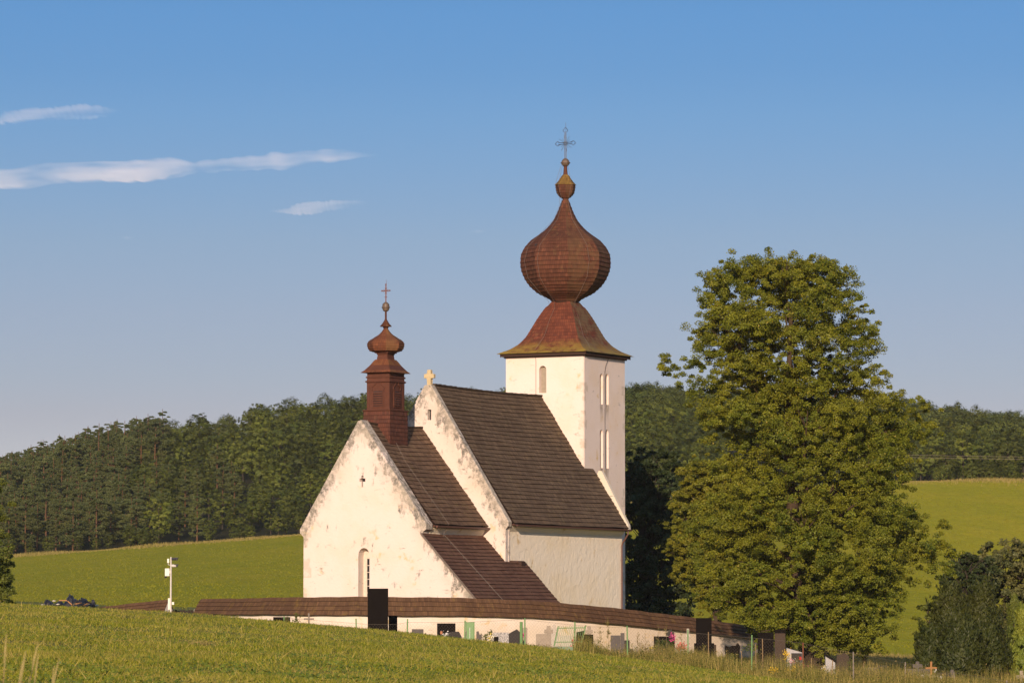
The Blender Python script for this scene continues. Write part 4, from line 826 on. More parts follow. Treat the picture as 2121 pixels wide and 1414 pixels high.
# ------------------------------------------------------------------ fence
FY = 213.5; posts = [(590.5, 1276), (740, 1280), (844, 1281), (962.5, 1284), (1087, 1279), (1189, 1287), (1299, 1295), (1423.5, 1303), (1554, 1314)]
fen = empty('mesh_fence', (WX(1200, FY), FY, 0), 0, 'long chain-link fence on green and rusty posts along the graves', 'fence'); fx = fen.location.x
for px, py in posts: bm = bmesh.new(); X = WX(px, FY); tube(bm, [(X-fx, 0, h1(X, FY)-.3), (X-fx+.03*math.sin(px), 0, ZY(py, FY))], .035, 7); frombm('post', bm, M_green, fen)
for px, py in [(1660.5, 1330), (1764, 1349), (1871, 1370), (1971.5, 1390), (2080, 1408)]: bm = bmesh.new(); X = WX(px, FY); tube(bm, [(X-fx, 0, h1(X, FY)-.3), (X-fx, 0, ZY(py, FY))], .035, 7); frombm('post', bm, M_rust if px < 1700 else M_greywood, fen)
for px, py, rr in ((1079.5, 1287, .075),): bm = bmesh.new(); X = WX(px, FY); tube(bm, [(X-fx, -.3, h1(X, FY)-.3), (X-fx, -.3, ZY(py, FY))], rr, 8); frombm('thick_post', bm, M_green, fen)
tp = np.array([(590, 1279), (657, 1284), (763, 1292), (823, 1292), (845, 1288), (962, 1288), (1087, 1282), (1155, 1290), (1225, 1297), (1297, 1299), (1337, 1302), (1423, 1309), (1551, 1320), (1603, 1324), (1660, 1331), (1764, 1352), (1871, 1372), (1971, 1392), (2080, 1410), (2200, 1425)], float)
tX = (tp[:, 0]-PCX)/FPX*FY*1.0022; tZ = np.array([ZY(b, FY) for b in tp[:, 1]])
top = lambda x: np.interp(x, tX, tZ)
Vw = []; Fw = []
def wire(a, b, r=.0018):
    a = np.array(a); b = np.array(b); d = (b-a)/np.linalg.norm(b-a); p = np.array([0, 1, 0]); q = np.cross(d, p); n0 = len(Vw)
    for e in (a, b):
        for k in range(3): an = 2*math.pi*k/3; Vw.append(e+(p*math.cos(an)+q*math.sin(an))*r)
    for k in range(3): Fw.append((n0+k, n0+(k+1) % 3, n0+3+(k+1) % 3, n0+3+k))
x = tX[0]
while x < tX[-1]:
    zt = float(top(x)); zb = h1(x, FY)+.02; hgt = zt-zb
    for s in (1, -1):
        x2 = x+s*hgt*.9
        if tX[0] <= x2 <= tX[-1]:
            zt2 = float(top(x2)); wire((x-fx, .05+.01*s, zb), (x2-fx, .05+.01*s, zt2))
    x += .15
for i in range(len(tX)-1): wire((tX[i]-fx, .05, tZ[i]), (tX[i+1]-fx, .05, tZ[i+1]), .006)
npmesh('wire_mesh', np.array(Vw), np.array(Fw), plain('galvanised_wire', (.12, .10, .07), .5, .4, .1, bmp=0), fen)
for i, (px, py, lean, lab) in enumerate(((1465.5, 1308, .0, 'thin brown wooden stake in front of the tall black slab'), (1534, 1347, .02, 'short brown stake right of the book-shaped stone'), (1563.5, 1332, .03, 'thick tan wooden stake at the end of the white wall'), (1075, 1306, .5, 'dark leaning stick left of the green locker'), (1578, 1322, .05, 'thin tan stake in front of the wide black slab'), (1674, 1362, -.25, 'pale leaning stake before the lime trunk'), (1717, 1366, -.3, 'leaning tan stake before the bluish tomb'), (1786, 1372, .02, 'tan stake left of the dark grey stone'))):
    if i == 3: px = 962; lean = -.35
    X = WX(px, 218); z0 = h1(X, 218)-.2; st = empty('wooden_stake', (X, 218, z0), 0, lab if i != 3 else 'grey stick leaning against the fence post left of the green locker', 'stake'); bm = bmesh.new(); zt = ZY(py, 218)-z0; tube(bm, [(0, 0, 0), (-lean*zt*.3, 0, zt)], .024, 5); frombm('shaft', bm, M_tanwood if i != 3 else M_greywood, st)

# ------------------------------------------------------------------ flowers and lanterns
def petals(name, label, px, py, Y, w, hgt, cols, n=60, green=True, leaf=.07, cat='flowers'):
    X = WX(px, Y); gz = h1(X, Y); zc = ZY(py, Y)-gz; root = empty(name, (X, Y, gz), 0, label, cat)
    if green:
        P = np.stack([rng.normal(0, w*.35, n*2), rng.normal(0, w*.3, n*2), rng.uniform(.0, zc, n*2)], 1); V, F = quads(P, rng.normal(size=(len(P), 3)), leaf, .5); npmesh('stems', V, F, M_birch, root, rng.random(len(P)))
    for c in cols:
        P = np.stack([rng.normal(0, w*.32, n), rng.normal(0, w*.25, n), zc+rng.normal(0, hgt*.32, n)], 1); V, F = quads(P, rng.normal(size=(n, 3))+[0, -1.2, .3], leaf, .9); npmesh('blossoms', V, F, c, root)
    return root
fm = lambda n, c: plain(n, c, .6, .2, .25, 12, bmp=0)
F_white, F_yel, F_red, F_pink, F_mag, F_org, F_gold = fm('white_petals', (.75, .72, .66)), fm('yellow_petals', (.70, .55, .10)), fm('red_petals', (.55, .06, .05)), fm('pink_petals', (.62, .25, .28)), fm('magenta_petals', (.52, .05, .20)), fm('rust_petals', (.42, .17, .08)), fm('gold_petals', (.62, .40, .02))
petals('flower_bouquet', 'white bouquet before the broad black slab', 923, 1313, 228, .3, .25, [F_white], 50)
petals('flower_bouquet', 'pale yellow bouquet left of the speckled granite stone', 1016, 1319, 225, .28, .25, [F_yel, F_white], 40)
petals('flower_bouquet', 'small magenta flowers behind the thick green post', 1083, 1314, 228, .15, .2, [F_mag], 30)
petals('flower_bouquet', 'pink and red flowers behind the green grating', 1189, 1330, 222, .35, .3, [F_pink, F_red], 40)
petals('flower_bouquet', 'bright magenta flowers on top of the overgrown dark stone', 1391, 1319, 226, .32, .35, [F_mag], 60)
petals('flower_bouquet', 'round rust-red bouquet left of the tall black slab', 1411, 1338, 226, .45, .35, [F_org, F_red], 90)
petals('flower_bouquet', 'yellow flowers low in the weeds left of the overgrown stone', 1349, 1341, 224, .25, .15, [F_yel], 30)
petals('goldenrod', 'tall golden-yellow goldenrod beside the white stepped tomb', 1627, 1355, 217, .3, .5, [F_gold], 120, leaf=.06, cat='plant')
petals('goldenrod', 'low golden-yellow flowers in the weeds before the lime trunk', 1642, 1388, 212, .55, .25, [F_gold], 120, leaf=.06, cat='plant')
petals('goldenrod', 'small patch of golden flowers left of the other goldenrod', 1598, 1386, 211, .4, .2, [F_gold], 70, leaf=.05, cat='plant')
petals('flower_bouquet', 'pale pink flowers before the white stepped tomb', 1637, 1369, 215, .35, .25, [F_pink, F_white], 40, leaf=.05)
petals('flower_bouquet', 'purple-pink flowers at the foot of the lime trunk', 1664, 1379, 215, .1, .15, [F_mag], 20, leaf=.05)
petals('flower_bouquet', 'white lilies at the foot of the orange wooden cross', 1939, 1406, 220, .35, .25, [F_white], 50)
petals('flower_bouquet', 'small white-green flowers on the arm side of the orange cross', 1932, 1388, 224, .12, .15, [F_white, M_birch], 25)
petals('flower_bouquet', 'white and yellow flowers left of the bluish tomb', 1703, 1381, 215, .15, .2, [F_white, F_yel], 25, leaf=.05)
M_lant = plain('red_lantern_glass', (.45, .04, .03), .3, .5, .1, bmp=0)
for px, py, Y, s, lab, m in ((882, 1315, 228, .5, 'small red grave lantern right of the small grey slab', M_lant), (1655, 1362, 214, .7, 'red round lantern beside the rusty fence post', M_lant), (915, 1309, 230, .5, 'tiny amber candle jar before the broad black slab', F_org)):
    X = WX(px, Y); gz = h1(X, Y); zc = ZY(py, Y)-gz; ro = empty('grave_lantern', (X, Y, gz), 0, lab, 'lantern')
    bm = bmesh.new(); lathe(bm, [(zc-.1, .05), (zc-.08, .07), (zc+.06, .07), (zc+.08, .04)], 8); frombm('glass', bm, m, ro); bm = bmesh.new(); lathe(bm, [(zc+.08, .06), (zc+.12, .03)], 8); lathe(bm, [(0, .05), (zc-.1, .04)], 6); frombm('lid', bm, M_black, ro)
# pale figure
X = WX(1314, 229); gz = h1(X, 229); ro = empty('stone_figure', (X, 229, gz), 0, 'small rounded pale stone figure among the weeds right of the low dark block', 'statue')
bm = bmesh.new(); zt = ZY(1336, 229)-gz; lathe(bm, [(0, .2), (zt*.3, .17), (zt*.6, .13), (zt*.72, .14), (zt*.82, .07), (zt*.85, .08), (zt*.95, .075), (zt, .02)], 12); frombm('figure', bm, M_gconc, ro, smooth=True)

# ------------------------------------------------------------------ grass and weeds
def blades(X, Y, hgt, wid, lean, tint, name, m, zoff=0, kind='stuff'):
    n = len(X); Z = H(X, Y)+zoff; a = rng.uniform(0, math.pi, n); c, s = np.cos(a)*wid/2, np.sin(a)*wid/2; la = rng.uniform(0, 2*math.pi, n); l = lean*hgt*rng.random(n)
    B = np.stack([X, Y, Z-.01], 1); d = np.stack([c, s, np.zeros(n)], 1); T = B+np.stack([np.cos(la)*l, np.sin(la)*l, hgt], 1)
    V = np.stack([B-d, B+d, T], 1).reshape(-1, 3); F = np.arange(3*n).reshape(n, 3); o = npmesh(name, V, F, m, None, tint); return tag(o, kind=kind)
def grassmat(name, g0, g1, dry, sc=.25):
    t = NT(name, .7, .15); a = t.n('ShaderNodeAttribute', attribute_name='tint').outputs['Fac']; c = t.mix(t.ramp(a, 0, .8), g0, g1)
    p = t.ramp(t.noise(sc, 5, .65), .44, .62); p2 = t.ramp(t.noise(sc*5, 4, .65), .40, .62)
    c = t.mix(t.math('MULTIPLY', p, .35), c, dry); c = t.mix(t.math('MULTIPLY', t.math('MULTIPLY', p2, t.ramp(a, .55, .8)), .8), c, dry); br = t.ramp(t.noise(sc*2.3, 6, .7), .54, .66); c = t.mix(t.math('MULTIPLY', br, .5), c, tuple(x*k for x, k in zip(dry, (.62, .55, .5)))); c = t.mix(t.math('MULTIPLY', t.math('GREATER_THAN', a, .86), .75), c, tuple(x*1.25 for x in dry))
    t.color(c); tr = t.n('ShaderNodeBsdfTranslucent'); t.put(tr.inputs[0], c); mx = t.n('ShaderNodeMixShader'); mx.inputs[0].default_value = .3
    t.t.links.new(t.p.outputs[0], mx.inputs[1]); t.t.links.new(tr.outputs[0], mx.inputs[2]); t.t.links.new(mx.outputs[0], t.out.inputs[0]); return t.m
M_grass = grassmat('meadow_grass', (0.1, 0.14, 0.008), (0.345, 0.335, 0.022), (.42, .32, .10))
N = 430000
u = rng.random(N); Y = 52*(208/52)**u; t_ = rng.uniform(-.135, .135, N); X = t_*Y
cl = np.sin(X*1.9+2*np.sin(Y*.7))*np.sin(Y*1.3+1.7*np.cos(X*.9))+.7*np.sin(X*.45+.3*Y)*np.cos(Y*.37)
sh = rng.random(N); hh = (.05+.075*sh)*(1+.55*np.clip(cl, -1, 1)); tall = rng.random(N) < .005; hh = np.where(tall, hh*2.2, hh); tn = np.clip(.5+.36*rng.normal(size=N)-.16*cl, 0, .85); tn = np.where(tall | (rng.random(N) < .05), .92, tn)
blades(X, Y, hh, .014+.0001*Y, 1.5, tn, 'meadow_grass', M_grass)
# clover leaves and broad plants low in the sward
N = 110000; u = rng.random(N); Y = 55*(205/55)**u; X = rng.uniform(-.135, .135, N)*Y; kk = np.sin(X*.8+1.3*np.sin(Y*.21))*np.sin(Y*.33+X*.4)+rng.normal(0, .5, N) > .15; X, Y = X[kk], Y[kk]; N = len(X); Zq = H(X, Y)+.04+.07*rng.random(N); V, F = quads(np.stack([X, Y, Zq], 1), rng.normal(size=(N, 3))*.5+[0, -.3, 1], .055, .9); tag(npmesh('clover', V, F, leafmat('clover_leaves', (.055, .095, .010), (.16, .20, .02), .2, 0), None, rng.random(N)), kind='stuff')
# dry grass along the crest of the far field
N = 26000; px = rng.uniform(-200, 2300, N); Y = rng.normal(702, 7, N); X = (px-PCX)/FPX*Y; M_dry = grassmat('dry_margin_grass', (0.208, 0.182, 0.039), (0.364, 0.286, 0.091), (.36, .27, .10), .1)
blades(X, Y, rng.uniform(.12, .5, N)*(1+.6*np.sin(X*.3)*np.sin(X*.07)), .12, .7, rng.random(N)*.8, 'field_margin_grass', M_dry)
# tufts breaking up the far field
N = 45000; px = rng.uniform(-150, 2250, N); Y = 340*(700/340)**rng.random(N); X = (px-PCX)/FPX*Y; tf = np.sin(X*.5+.13*Y)*np.sin(Y*.09+X*.2)+.6*np.sin(X*1.7)*np.sin(Y*.35)
M_tuft = grassmat('field_tufts', (0.19, 0.2, 0.012), (0.25, 0.24, 0.015), (.19, .175, .04), .04)
blades(X, Y, rng.uniform(.05, .16, N)*(1+.4*tf), .16, .8, rng.random(N)*.75, 'field_grass', M_tuft)
# weeds along the fence
M_weed = grassmat('tall_weeds', (0.05, 0.07, 0.01), (0.27, 0.25, 0.045), (.52, .38, .13), .5)
M_weedleaf = grassmat('weed_leaf_green', (0.03, 0.05, 0.008), (0.18, 0.175, 0.022), (.30, .20, .07), .6)
def weedband(n, p0, p1, y0, y1, h0, h1_, pw=1.0, nm='tall_weeds', dens=None):
    px = p0+(p1-p0)*rng.random(n)**pw; Y = rng.uniform(y0, y1, n); X = (px-PCX)/FPX*Y; cl = .5+.5*np.sin(X*1.1+.8*np.sin(X*.47)+Y*.2)
    hh = rng.uniform(h0, h1_, n)*(.35+.85*cl**1.5); return X, Y, hh
A = [weedband(42000, 1190, 2250, 204, 222, .25, 1.15), weedband(5000, 1215, 1330, 207, 216, .3, 1.3), weedband(9000, 1300, 1460, 205, 218, .3, 1.1), weedband(3500, 1060, 1220, 212, 222, .12, .45), weedband(3000, 880, 1100, 214, 224, .1, .35), weedband(12000, 1500, 2250, 200, 212, .2, .9), weedband(2500, 560, 900, 208, 222, .1, .35), weedband(6000, 1560, 2250, 222, 245, .2, .6)]
X, Y, hh = [np.concatenate([a[i] for a in A]) for i in range(3)]; n = len(X)
blades(X, Y, hh, .02, .35, np.clip(rng.beta(1.6, 1.5, n), 0, .99), 'tall_weeds', M_weed)
k = rng.choice(n, 60000); fr = rng.uniform(.15, 1.0, 60000); P = np.stack([X[k]+rng.normal(0, .07, 60000), Y[k]+rng.normal(0, .06, 60000), H(X[k], Y[k])+hh[k]*fr], 1); V, F = quads(P, rng.normal(size=(60000, 3))+[0, -.4, .6], .085, .5)
tag(npmesh('weed_leaves', V, F, M_weedleaf, None, rng.random(60000)*.98), kind='stuff')
# scattered tall grass on the ground behind the fence and round the graves
N = 60000; px = rng.uniform(300, 2250, N); Y = rng.uniform(208, 262, N); X = (px-PCX)/FPX*Y; blades(X, Y, rng.uniform(.08, .3, N), .025, .6, rng.random(N)*.95, 'churchyard_grass', M_weed)
N = 50000; px = rng.uniform(1560, 2250, N); Y = rng.uniform(262, 345, N); X = (px-PCX)/FPX*Y; blades(X, Y, rng.uniform(.1, .5, N), .05, .6, rng.random(N)*.95, 'rough_grass', M_dry)
# single tall weeds
def stalk(px, pyt, Y, label, n=130, w=.28, m=M_weed, leaf=.05, name='tall_weed'):
    X = WX(px, Y); gz = h1(X, Y); zt = ZY(pyt, Y)-gz; root = empty(name, (X, Y, gz), 0, label, 'plant'); bm = bmesh.new(); tube(bm, [(0, 0, 0), (.03, 0, zt*.5), (0, 0, zt)], .011, 4, .003); tips = []
    for i in range(12):
        h = zt*random.uniform(.2, .85); a = random.uniform(0, 6.28); l = w*(1.15-h/zt)*random.uniform(.7, 1.5); p = Vector((math.cos(a)*l, math.sin(a)*l, h+l*1.1)); tube(bm, [(0, 0, h), p*.5+Vector((0, 0, h*.5)), p], .006, 3); tips.append((Vector((0, 0, h)), p))
    frombm('stem', bm, M_tanwood, root); P = []
    for i in range(n):
        a, b = random.choice(tips); q = a.lerp(b, random.uniform(.3, 1.05)); P.append((q.x+random.gauss(0, .03), q.y+random.gauss(0, .03), q.z+random.gauss(0, .03)))
    for i in range(n//3): P.append((random.gauss(0, .03), random.gauss(0, .03), zt*random.uniform(.5, 1)))
    V, F = quads(np.array(P), rng.normal(size=(len(P), 3)), leaf, .5); npmesh('leaves', V, F, m, root, rng.random(len(P))*.85)
stalk(1258, 1277, 216, 'tallest bushy dry weed right of the green grating', 220); stalk(1242, 1297, 217, 'bushy weed just left of the tallest dry weed', 160); stalk(1319, 1308, 216, 'wide leafless-looking weed left of the overgrown stone', 150, .45, leaf=.035); stalk(1335, 1304, 217, 'second twiggy weed left of the overgrown stone, slightly taller', 150, .4, leaf=.035)
stalk(1362, 1291, 216, 'tall slender weed above the left corner of the overgrown stone', 120); stalk(1378, 1291, 217, 'tall slender weed above the middle of the overgrown stone', 120); stalk(1409, 1303, 216, 'thin weed left of the white concrete cross', 90); stalk(1456, 1330, 214, 'pale feathery weed at the foot of the tall black slab', 160, .3)
stalk(615, 1268, 214, 'green leafy sapling left of the weathered wooden cross', 110, .3, M_birch, .09, 'sapling'); stalk(596, 1276, 212, 'small green plant before the leftmost black stone', 60, .25, M_birch, .07, 'sapling'); stalk(1018, 1303, 229, 'green bush-like plant behind the yellow bouquet', 260, .3, M_birch, .08, 'sapling'); stalk(1007, 1312, 230, 'low green plant right of the broken grey stone', 200, .3, M_birch, .07, 'sapling')
stalk(1330, 1275, 262, 'green weed sprouting behind the wall cap near the tower', 60, .25, M_birch, .1, 'sapling'); stalk(1757, 1362, 214, 'dark green weed right of the pitched brown stone', 150, .35, M_birch, .07)
# creeper over the dark stone
P = np.stack([rng.uniform(-.5, .5, 1500), rng.uniform(-.25, .05, 1500), rng.random(1500)**.8*1.25], 1); X = WX(1375, 227.6); V, F = quads(P, rng.normal(size=(1500, 3))+[0, -1, .3], .075, .8); root = empty('creeper', (X, 227.6, h1(X, 227.6)), 0, 'green creeper covering the dark stone with magenta flowers', 'plant'); npmesh('leaves', V, F, leafmat('creeper_leaves', (.02, .035, .008), (.05, .07, .012), .1, 0), root, rng.random(1500))
P = np.stack([rng.uniform(-.3, .3, 260), rng.uniform(-.2, .0, 260), rng.random(260)*.75], 1); X = WX(1516, 235.6); V, F = quads(P, rng.normal(size=(260, 3))+[0, -1, .3], .07, .8); root = empty('creeper', (X, 235.6, h1(X, 235.6)), 0, 'small green creeper in front of the book-shaped stone', 'plant'); npmesh('leaves', V, F, M_birch, root, rng.random(260))
# straw-coloured heads close to the camera
for i, (px, pyt, pb) in enumerate(((8, 1312, 2), (42, 1330, 16), (30, 1345, 12), (62, 1352, 48), (24, 1366, 6), (92, 1362, 70), (104, 1378, 96))):
    Y = 25+i*.6; X = WX(px-(px-pb)*.5, Y); gz = h1(X, Y)-.02; ro = empty('dry_grass_stalk', (X, Y, gz), 0, ['tall blurred dry grass stalk nearest the left edge', 'tall leaning blurred dry stalk, second from the left edge', 'bent blurred dry stalk low between its neighbours', 'blurred dry stalk in the middle of the corner clump', 'short blurred dry stalk low at the left edge', 'blurred dry stalk right of the corner clump middle', 'rightmost blurred dry stalk of the corner clump'][i], 'grass stalk')
    bm = bmesh.new(); zt = ZY(pyt, Y)-gz; dx = (px-pb)*Y/FPX*3; tube(bm, [(-dx*.5, 0, 0), (0, 0, zt*.5), (dx*.5, 0, zt*.86)], .0028, 4); frombm('stem', bm, M_tanwood, ro)
    bm = bmesh.new(); tube(bm, [(dx*.5, 0, zt*.84), (dx*.6, 0, zt*.93), (dx*.7, 0, zt)], [.002, .005, .0015], 5); frombm('seed_head', bm, plain('straw_seed_head', (.36, .29, .12), .8, .1, .2, bmp=0) if i == 0 else bpy.data.materials['straw_seed_head'], ro)
X = WX(421, 118); X0 = X; V = np.stack([rng.normal(0, .18, 500), rng.normal(0, .3, 500), .04+abs(rng.normal(0, .06, 500))], 1); V, F = quads(V, rng.normal(size=(500, 3))+[0, -.5, .6], .12, .12); root = empty('hay_clump', (X, 118, h1(X, 118)), 0, 'small clump of dry hay lying in the mown grass', 'hay'); npmesh('straw', V, F, M_dry, root, rng.random(500)*.9)

# ------------------------------------------------------------------ trees near the church
prof = [(537, 1520, 1700), (556, 1500, 1752), (580, 1455, 1772), (620, 1438, 1788), (650, 1430, 1815), (690, 1414, 1852), (740, 1428, 1842), (780, 1440, 1850), (820, 1436, 1866), (860, 1424, 1884), (890, 1432, 1884), (915, 1470, 1884), (940, 1488, 1888), (970, 1470, 1892), (1000, 1455, 1900), (1050, 1440, 1912), (1100, 1425, 1930), (1150, 1425, 1940), (1200, 1436, 1925), (1240, 1466, 1882), (1280, 1486, 1872), (1310, 1500, 1862), (1345, 1545, 1850)]
L = profile_lobes(prof, 243, 1670, 700, 1.1, .8, 3, .27)
from mathutils import noise as mnoise
L = [q for q in L if mnoise.noise(Vector((q[0]*.42, q[1]*.42, q[2]*.55+3.1))) > -.31]
mpx = 243/FPX
for (a, b, r, dy) in ((1392, 772, .85, 0), (1425, 752, .7, -.3), (1384, 742, .42, .2), (1372, 764, .40, -.2), (1410, 790, .6, .3), (1912, 862, .95, .5), (1638, 1012, 1.2, -3), (1655, 1052, 1.2, -3.4), (1632, 1085, 1.1, -3.1), (1880, 1120, 1.3, 0), (1900, 1150, 1.4, .6), (1915, 1110, 1.1, -.5), (1890, 1180, 1.3, 0), (1925, 1150, 1.1, 0), (1870, 1070, 1.2, .3), (1440, 770, .7, 0), (1455, 800, .9, .4), (1445, 740, .8, 0), (1870, 850, 1.0, 0), (1880, 910, 1.1, .3), (1905, 890, .9, -.3), (1925, 905, .9, 0), (1905, 835, .6, -.4), (1935, 880, .6, .3), (1890, 880, .9, .6), (1950, 1098, .8, 0), (1965, 1135, .9, .2), (1940, 1160, 1.2, -.3), (1935, 1195, 1.0, .2), (1962, 1172, .6, 0), (1905, 1215, .8, 0)):
    L.append((WX(a, 243), 243+dy, ZY(b, 243), r, r, r*.72))
make_tree('lime_tree', L, (WX(1683, 243), 243), tuple(at(1640, 640, 243)), .6, M_lime, M_bark, 'huge old lime tree with dense dark green and golden crown right of the church', 'tree', 24, 140, .09, sp=.33, flat=.62, up=.3)
prof2 = [(958, 1405, 1520), (985, 1398, 1560), (1020, 1388, 1580), (1060, 1385, 1590), (1100, 1378, 1590), (1150, 1374, 1580), (1190, 1384, 1570), (1215, 1420, 1560), (1240, 1440, 1560), (1275, 1452, 1540)]
L = profile_lobes(prof2, 300, 1480, 200, 1.1, .7, 8, .34)
make_tree('lime_tree', L, (WX(1490, 300), 300), tuple(at(1480, 1040, 300)), .4, M_limeb, M_bark, 'lighter yellow-green lime tree peeking out left of and behind the huge one', 'tree', 30, 100, .12, sp=.30, flat=.6, up=.35)
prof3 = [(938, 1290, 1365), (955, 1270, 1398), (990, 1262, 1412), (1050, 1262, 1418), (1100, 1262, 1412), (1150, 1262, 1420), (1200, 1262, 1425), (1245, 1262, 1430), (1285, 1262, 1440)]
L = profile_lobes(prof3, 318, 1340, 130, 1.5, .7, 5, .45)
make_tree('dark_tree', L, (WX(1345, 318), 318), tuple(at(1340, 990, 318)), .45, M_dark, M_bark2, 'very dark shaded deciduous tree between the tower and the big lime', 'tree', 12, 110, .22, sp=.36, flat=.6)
# far left edge
prof4 = [(985, -60, 6), (1030, -90, 16), (1080, -100, 14), (1110, -110, 14), (1132, -110, 26), (1160, -120, 34), (1200, -120, 44), (1240, -120, 42), (1262, -110, 36)]
L = profile_lobes(prof4, 240, -40, 90, .7, .9, 9)
make_tree('birch_tree', L, (WX(-45, 240), 240), tuple(at(-45, 1030, 240)), .22, M_birch, M_birchb, 'drooping green birch cut off by the left edge of the picture', 'tree', 26, 120, .12, sp=.4, flat=.8)
# right group
prof5 = [(1122, 2065, 2190), (1140, 2035, 2230), (1165, 2005, 2250), (1200, 1990, 2260), (1240, 1985, 2260), (1290, 2000, 2260), (1330, 2000, 2260)]
L = profile_lobes(prof5, 262, 2110, 90, 1.1, .7, 12)
make_tree('walnut_tree', L, (WX(2110, 262), 262), tuple(at(2100, 1190, 262)), .3, M_grey, M_bark2, 'broad greyish green tree behind the dark junipers at the right edge', 'tree', 20, 110, .15, sp=.36, flat=.6)
def conifer(name, px, pyt, Y, wpx, label, m, n=9000, leaf=.09, power=.75, cat='conifer', rough=.22, pyb=None, wisp=.42):
    """upright evergreen of feathery upswept sprays"""
    X = WX(px, Y); gz = h1(X, Y)-.1; hgt = ZY(pyt, Y)-gz; R0 = wpx/2*Y/FPX; root = empty(name, (X, Y, gz), 0, label, cat)
    per = 36; k = n//per; z = rng.random(k)**.8; a = rng.uniform(0, 2*math.pi, k); bulge = 1+.22*np.sin(a*3+z*5)+.12*np.sin(a*7+z*11)
    rr = R0*np.clip((1-z), 0, 1)**power*bulge*(1-rough*rng.random(k))*np.clip((z+.08)/.18, .55, 1); sz = R0*wisp*(.5+1.0*rng.random(k)**1.6)
    C = np.stack([np.cos(a)*rr*.8, np.sin(a)*rr*.8, z*hgt*.93], 1); idx = np.repeat(np.arange(k), per); t = rng.random(len(idx)); o_ = np.stack([np.cos(a), np.sin(a), 0*a], 1); d = o_*.5+[0, 0, 1.0]+rng.normal(size=(k, 3))*.2
    P = C[idx]+d[idx]*(t*sz[idx])[:, None]+rng.normal(size=(len(idx), 3))*(.12*R0*(1.05-t))[:, None]
    N = rng.normal(size=(len(idx), 3))*.5+o_[idx]*1.0+[0, 0, .15]; N /= np.linalg.norm(N, axis=1, keepdims=True); A = d[idx]+rng.normal(size=(len(idx), 3))*.3; A -= N*(A*N).sum(1, keepdims=True); A /= np.linalg.norm(A, axis=1, keepdims=True); B = np.cross(N, A); s_ = (leaf*(.6+.9*rng.random(len(idx))))[:, None]
    V = np.stack([P-A*s_, P-B*s_*.35, P+A*s_, P+B*s_*.35], 1).reshape(-1, 3); F = np.arange(len(V)).reshape(-1, 4)
    tn = np.clip(rng.random(k)[idx]*.7+.25*t, 0, .92); npmesh('foliage', V, F, m, root, tn); bm = bmesh.new(); tube(bm, [(0, 0, 0), (0, 0, hgt*.7)], .12, 6, .03); frombm('trunk', bm, M_bark2, root); return root
for a in ((1965, 1225, 240, 130, 'tall dark juniper on the left of the dark clump', .8), (2030, 1222, 243, 125, 'tall dark juniper in the middle of the dark clump', .85), (1925, 1312, 237, 95, 'low spreading dark juniper at the left foot of the clump', .6), (1985, 1300, 235, 120, 'lower dark juniper in front of the clump', .5), (2045, 1310, 236, 85, 'smaller juniper with lit tips at the right of the clump', .7)):
    conifer('juniper', a[0], a[1], a[2], a[3], a[4], M_juniper, 30000, .10, a[5], rough=.3)
conifer('thuja', 2096, 1226, 246, 42, 'slim dull green thuja behind the bright one', M_birch, 9000, .1, .5); conifer('thuja', 2117, 1250, 235, 60, 'bright yellow-green thuja cut off by the right edge', M_thuja, 14000, .09, .45, rough=.12)
L = profile_lobes([(1235, 1925, 1965), (1260, 1900, 1960), (1300, 1895, 1950), (1330, 1905, 1950)], 247, 1930, 12, .6, .8, 4)
make_tree('small_tree', L, (WX(1932, 247), 247), tuple(at(1932, 1260, 247)), .1, M_birch, M_bark2, 'thin leafy young tree left of the dark junipers', 'tree', 26, 60, .14)
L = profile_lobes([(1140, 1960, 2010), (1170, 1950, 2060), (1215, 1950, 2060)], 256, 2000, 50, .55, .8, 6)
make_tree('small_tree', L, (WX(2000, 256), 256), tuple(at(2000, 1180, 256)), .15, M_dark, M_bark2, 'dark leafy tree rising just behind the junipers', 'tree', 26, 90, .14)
bm = bmesh.new(); X = WX(1789, 246); gz = h1(X, 246); root = empty('maple_tree', (X, 246, gz), 0, 'smaller tree with a dark straight trunk under the right side of the lime crown', 'tree'); limb(bm, (0, 0, -.2), (-.1, .1, 5.2), .17, .08, .03, 8, 6); frombm('trunk', bm, M_bark2, root)
L = [(random.uniform(-1.6, 1.8), random.uniform(-1.5, 1.2), random.uniform(1.9, 5), .75, .75, .55) for i in range(16)]; V, F, t = lobes_to_crown(L, 20, 90, .15); npmesh('crown', V, F, M_lime, root, t)

# power line
ro = empty('power_line', (WX(2000, 330), 330, 0), 0, 'pair of thin pale overhead wires crossing the forest at right', 'power line')
for dy in (0, 5):
    bm = bmesh.new(); pts = [(WX(1560, 330)+u*52-ro.location.x, u*10, ZY(934+dy+22*math.sin(math.pi*u)*.35, 330)) for u in np.linspace(0, 1, 24)]; tube(bm, pts, .011, 4); frombm('wire', bm, M_wire, ro)

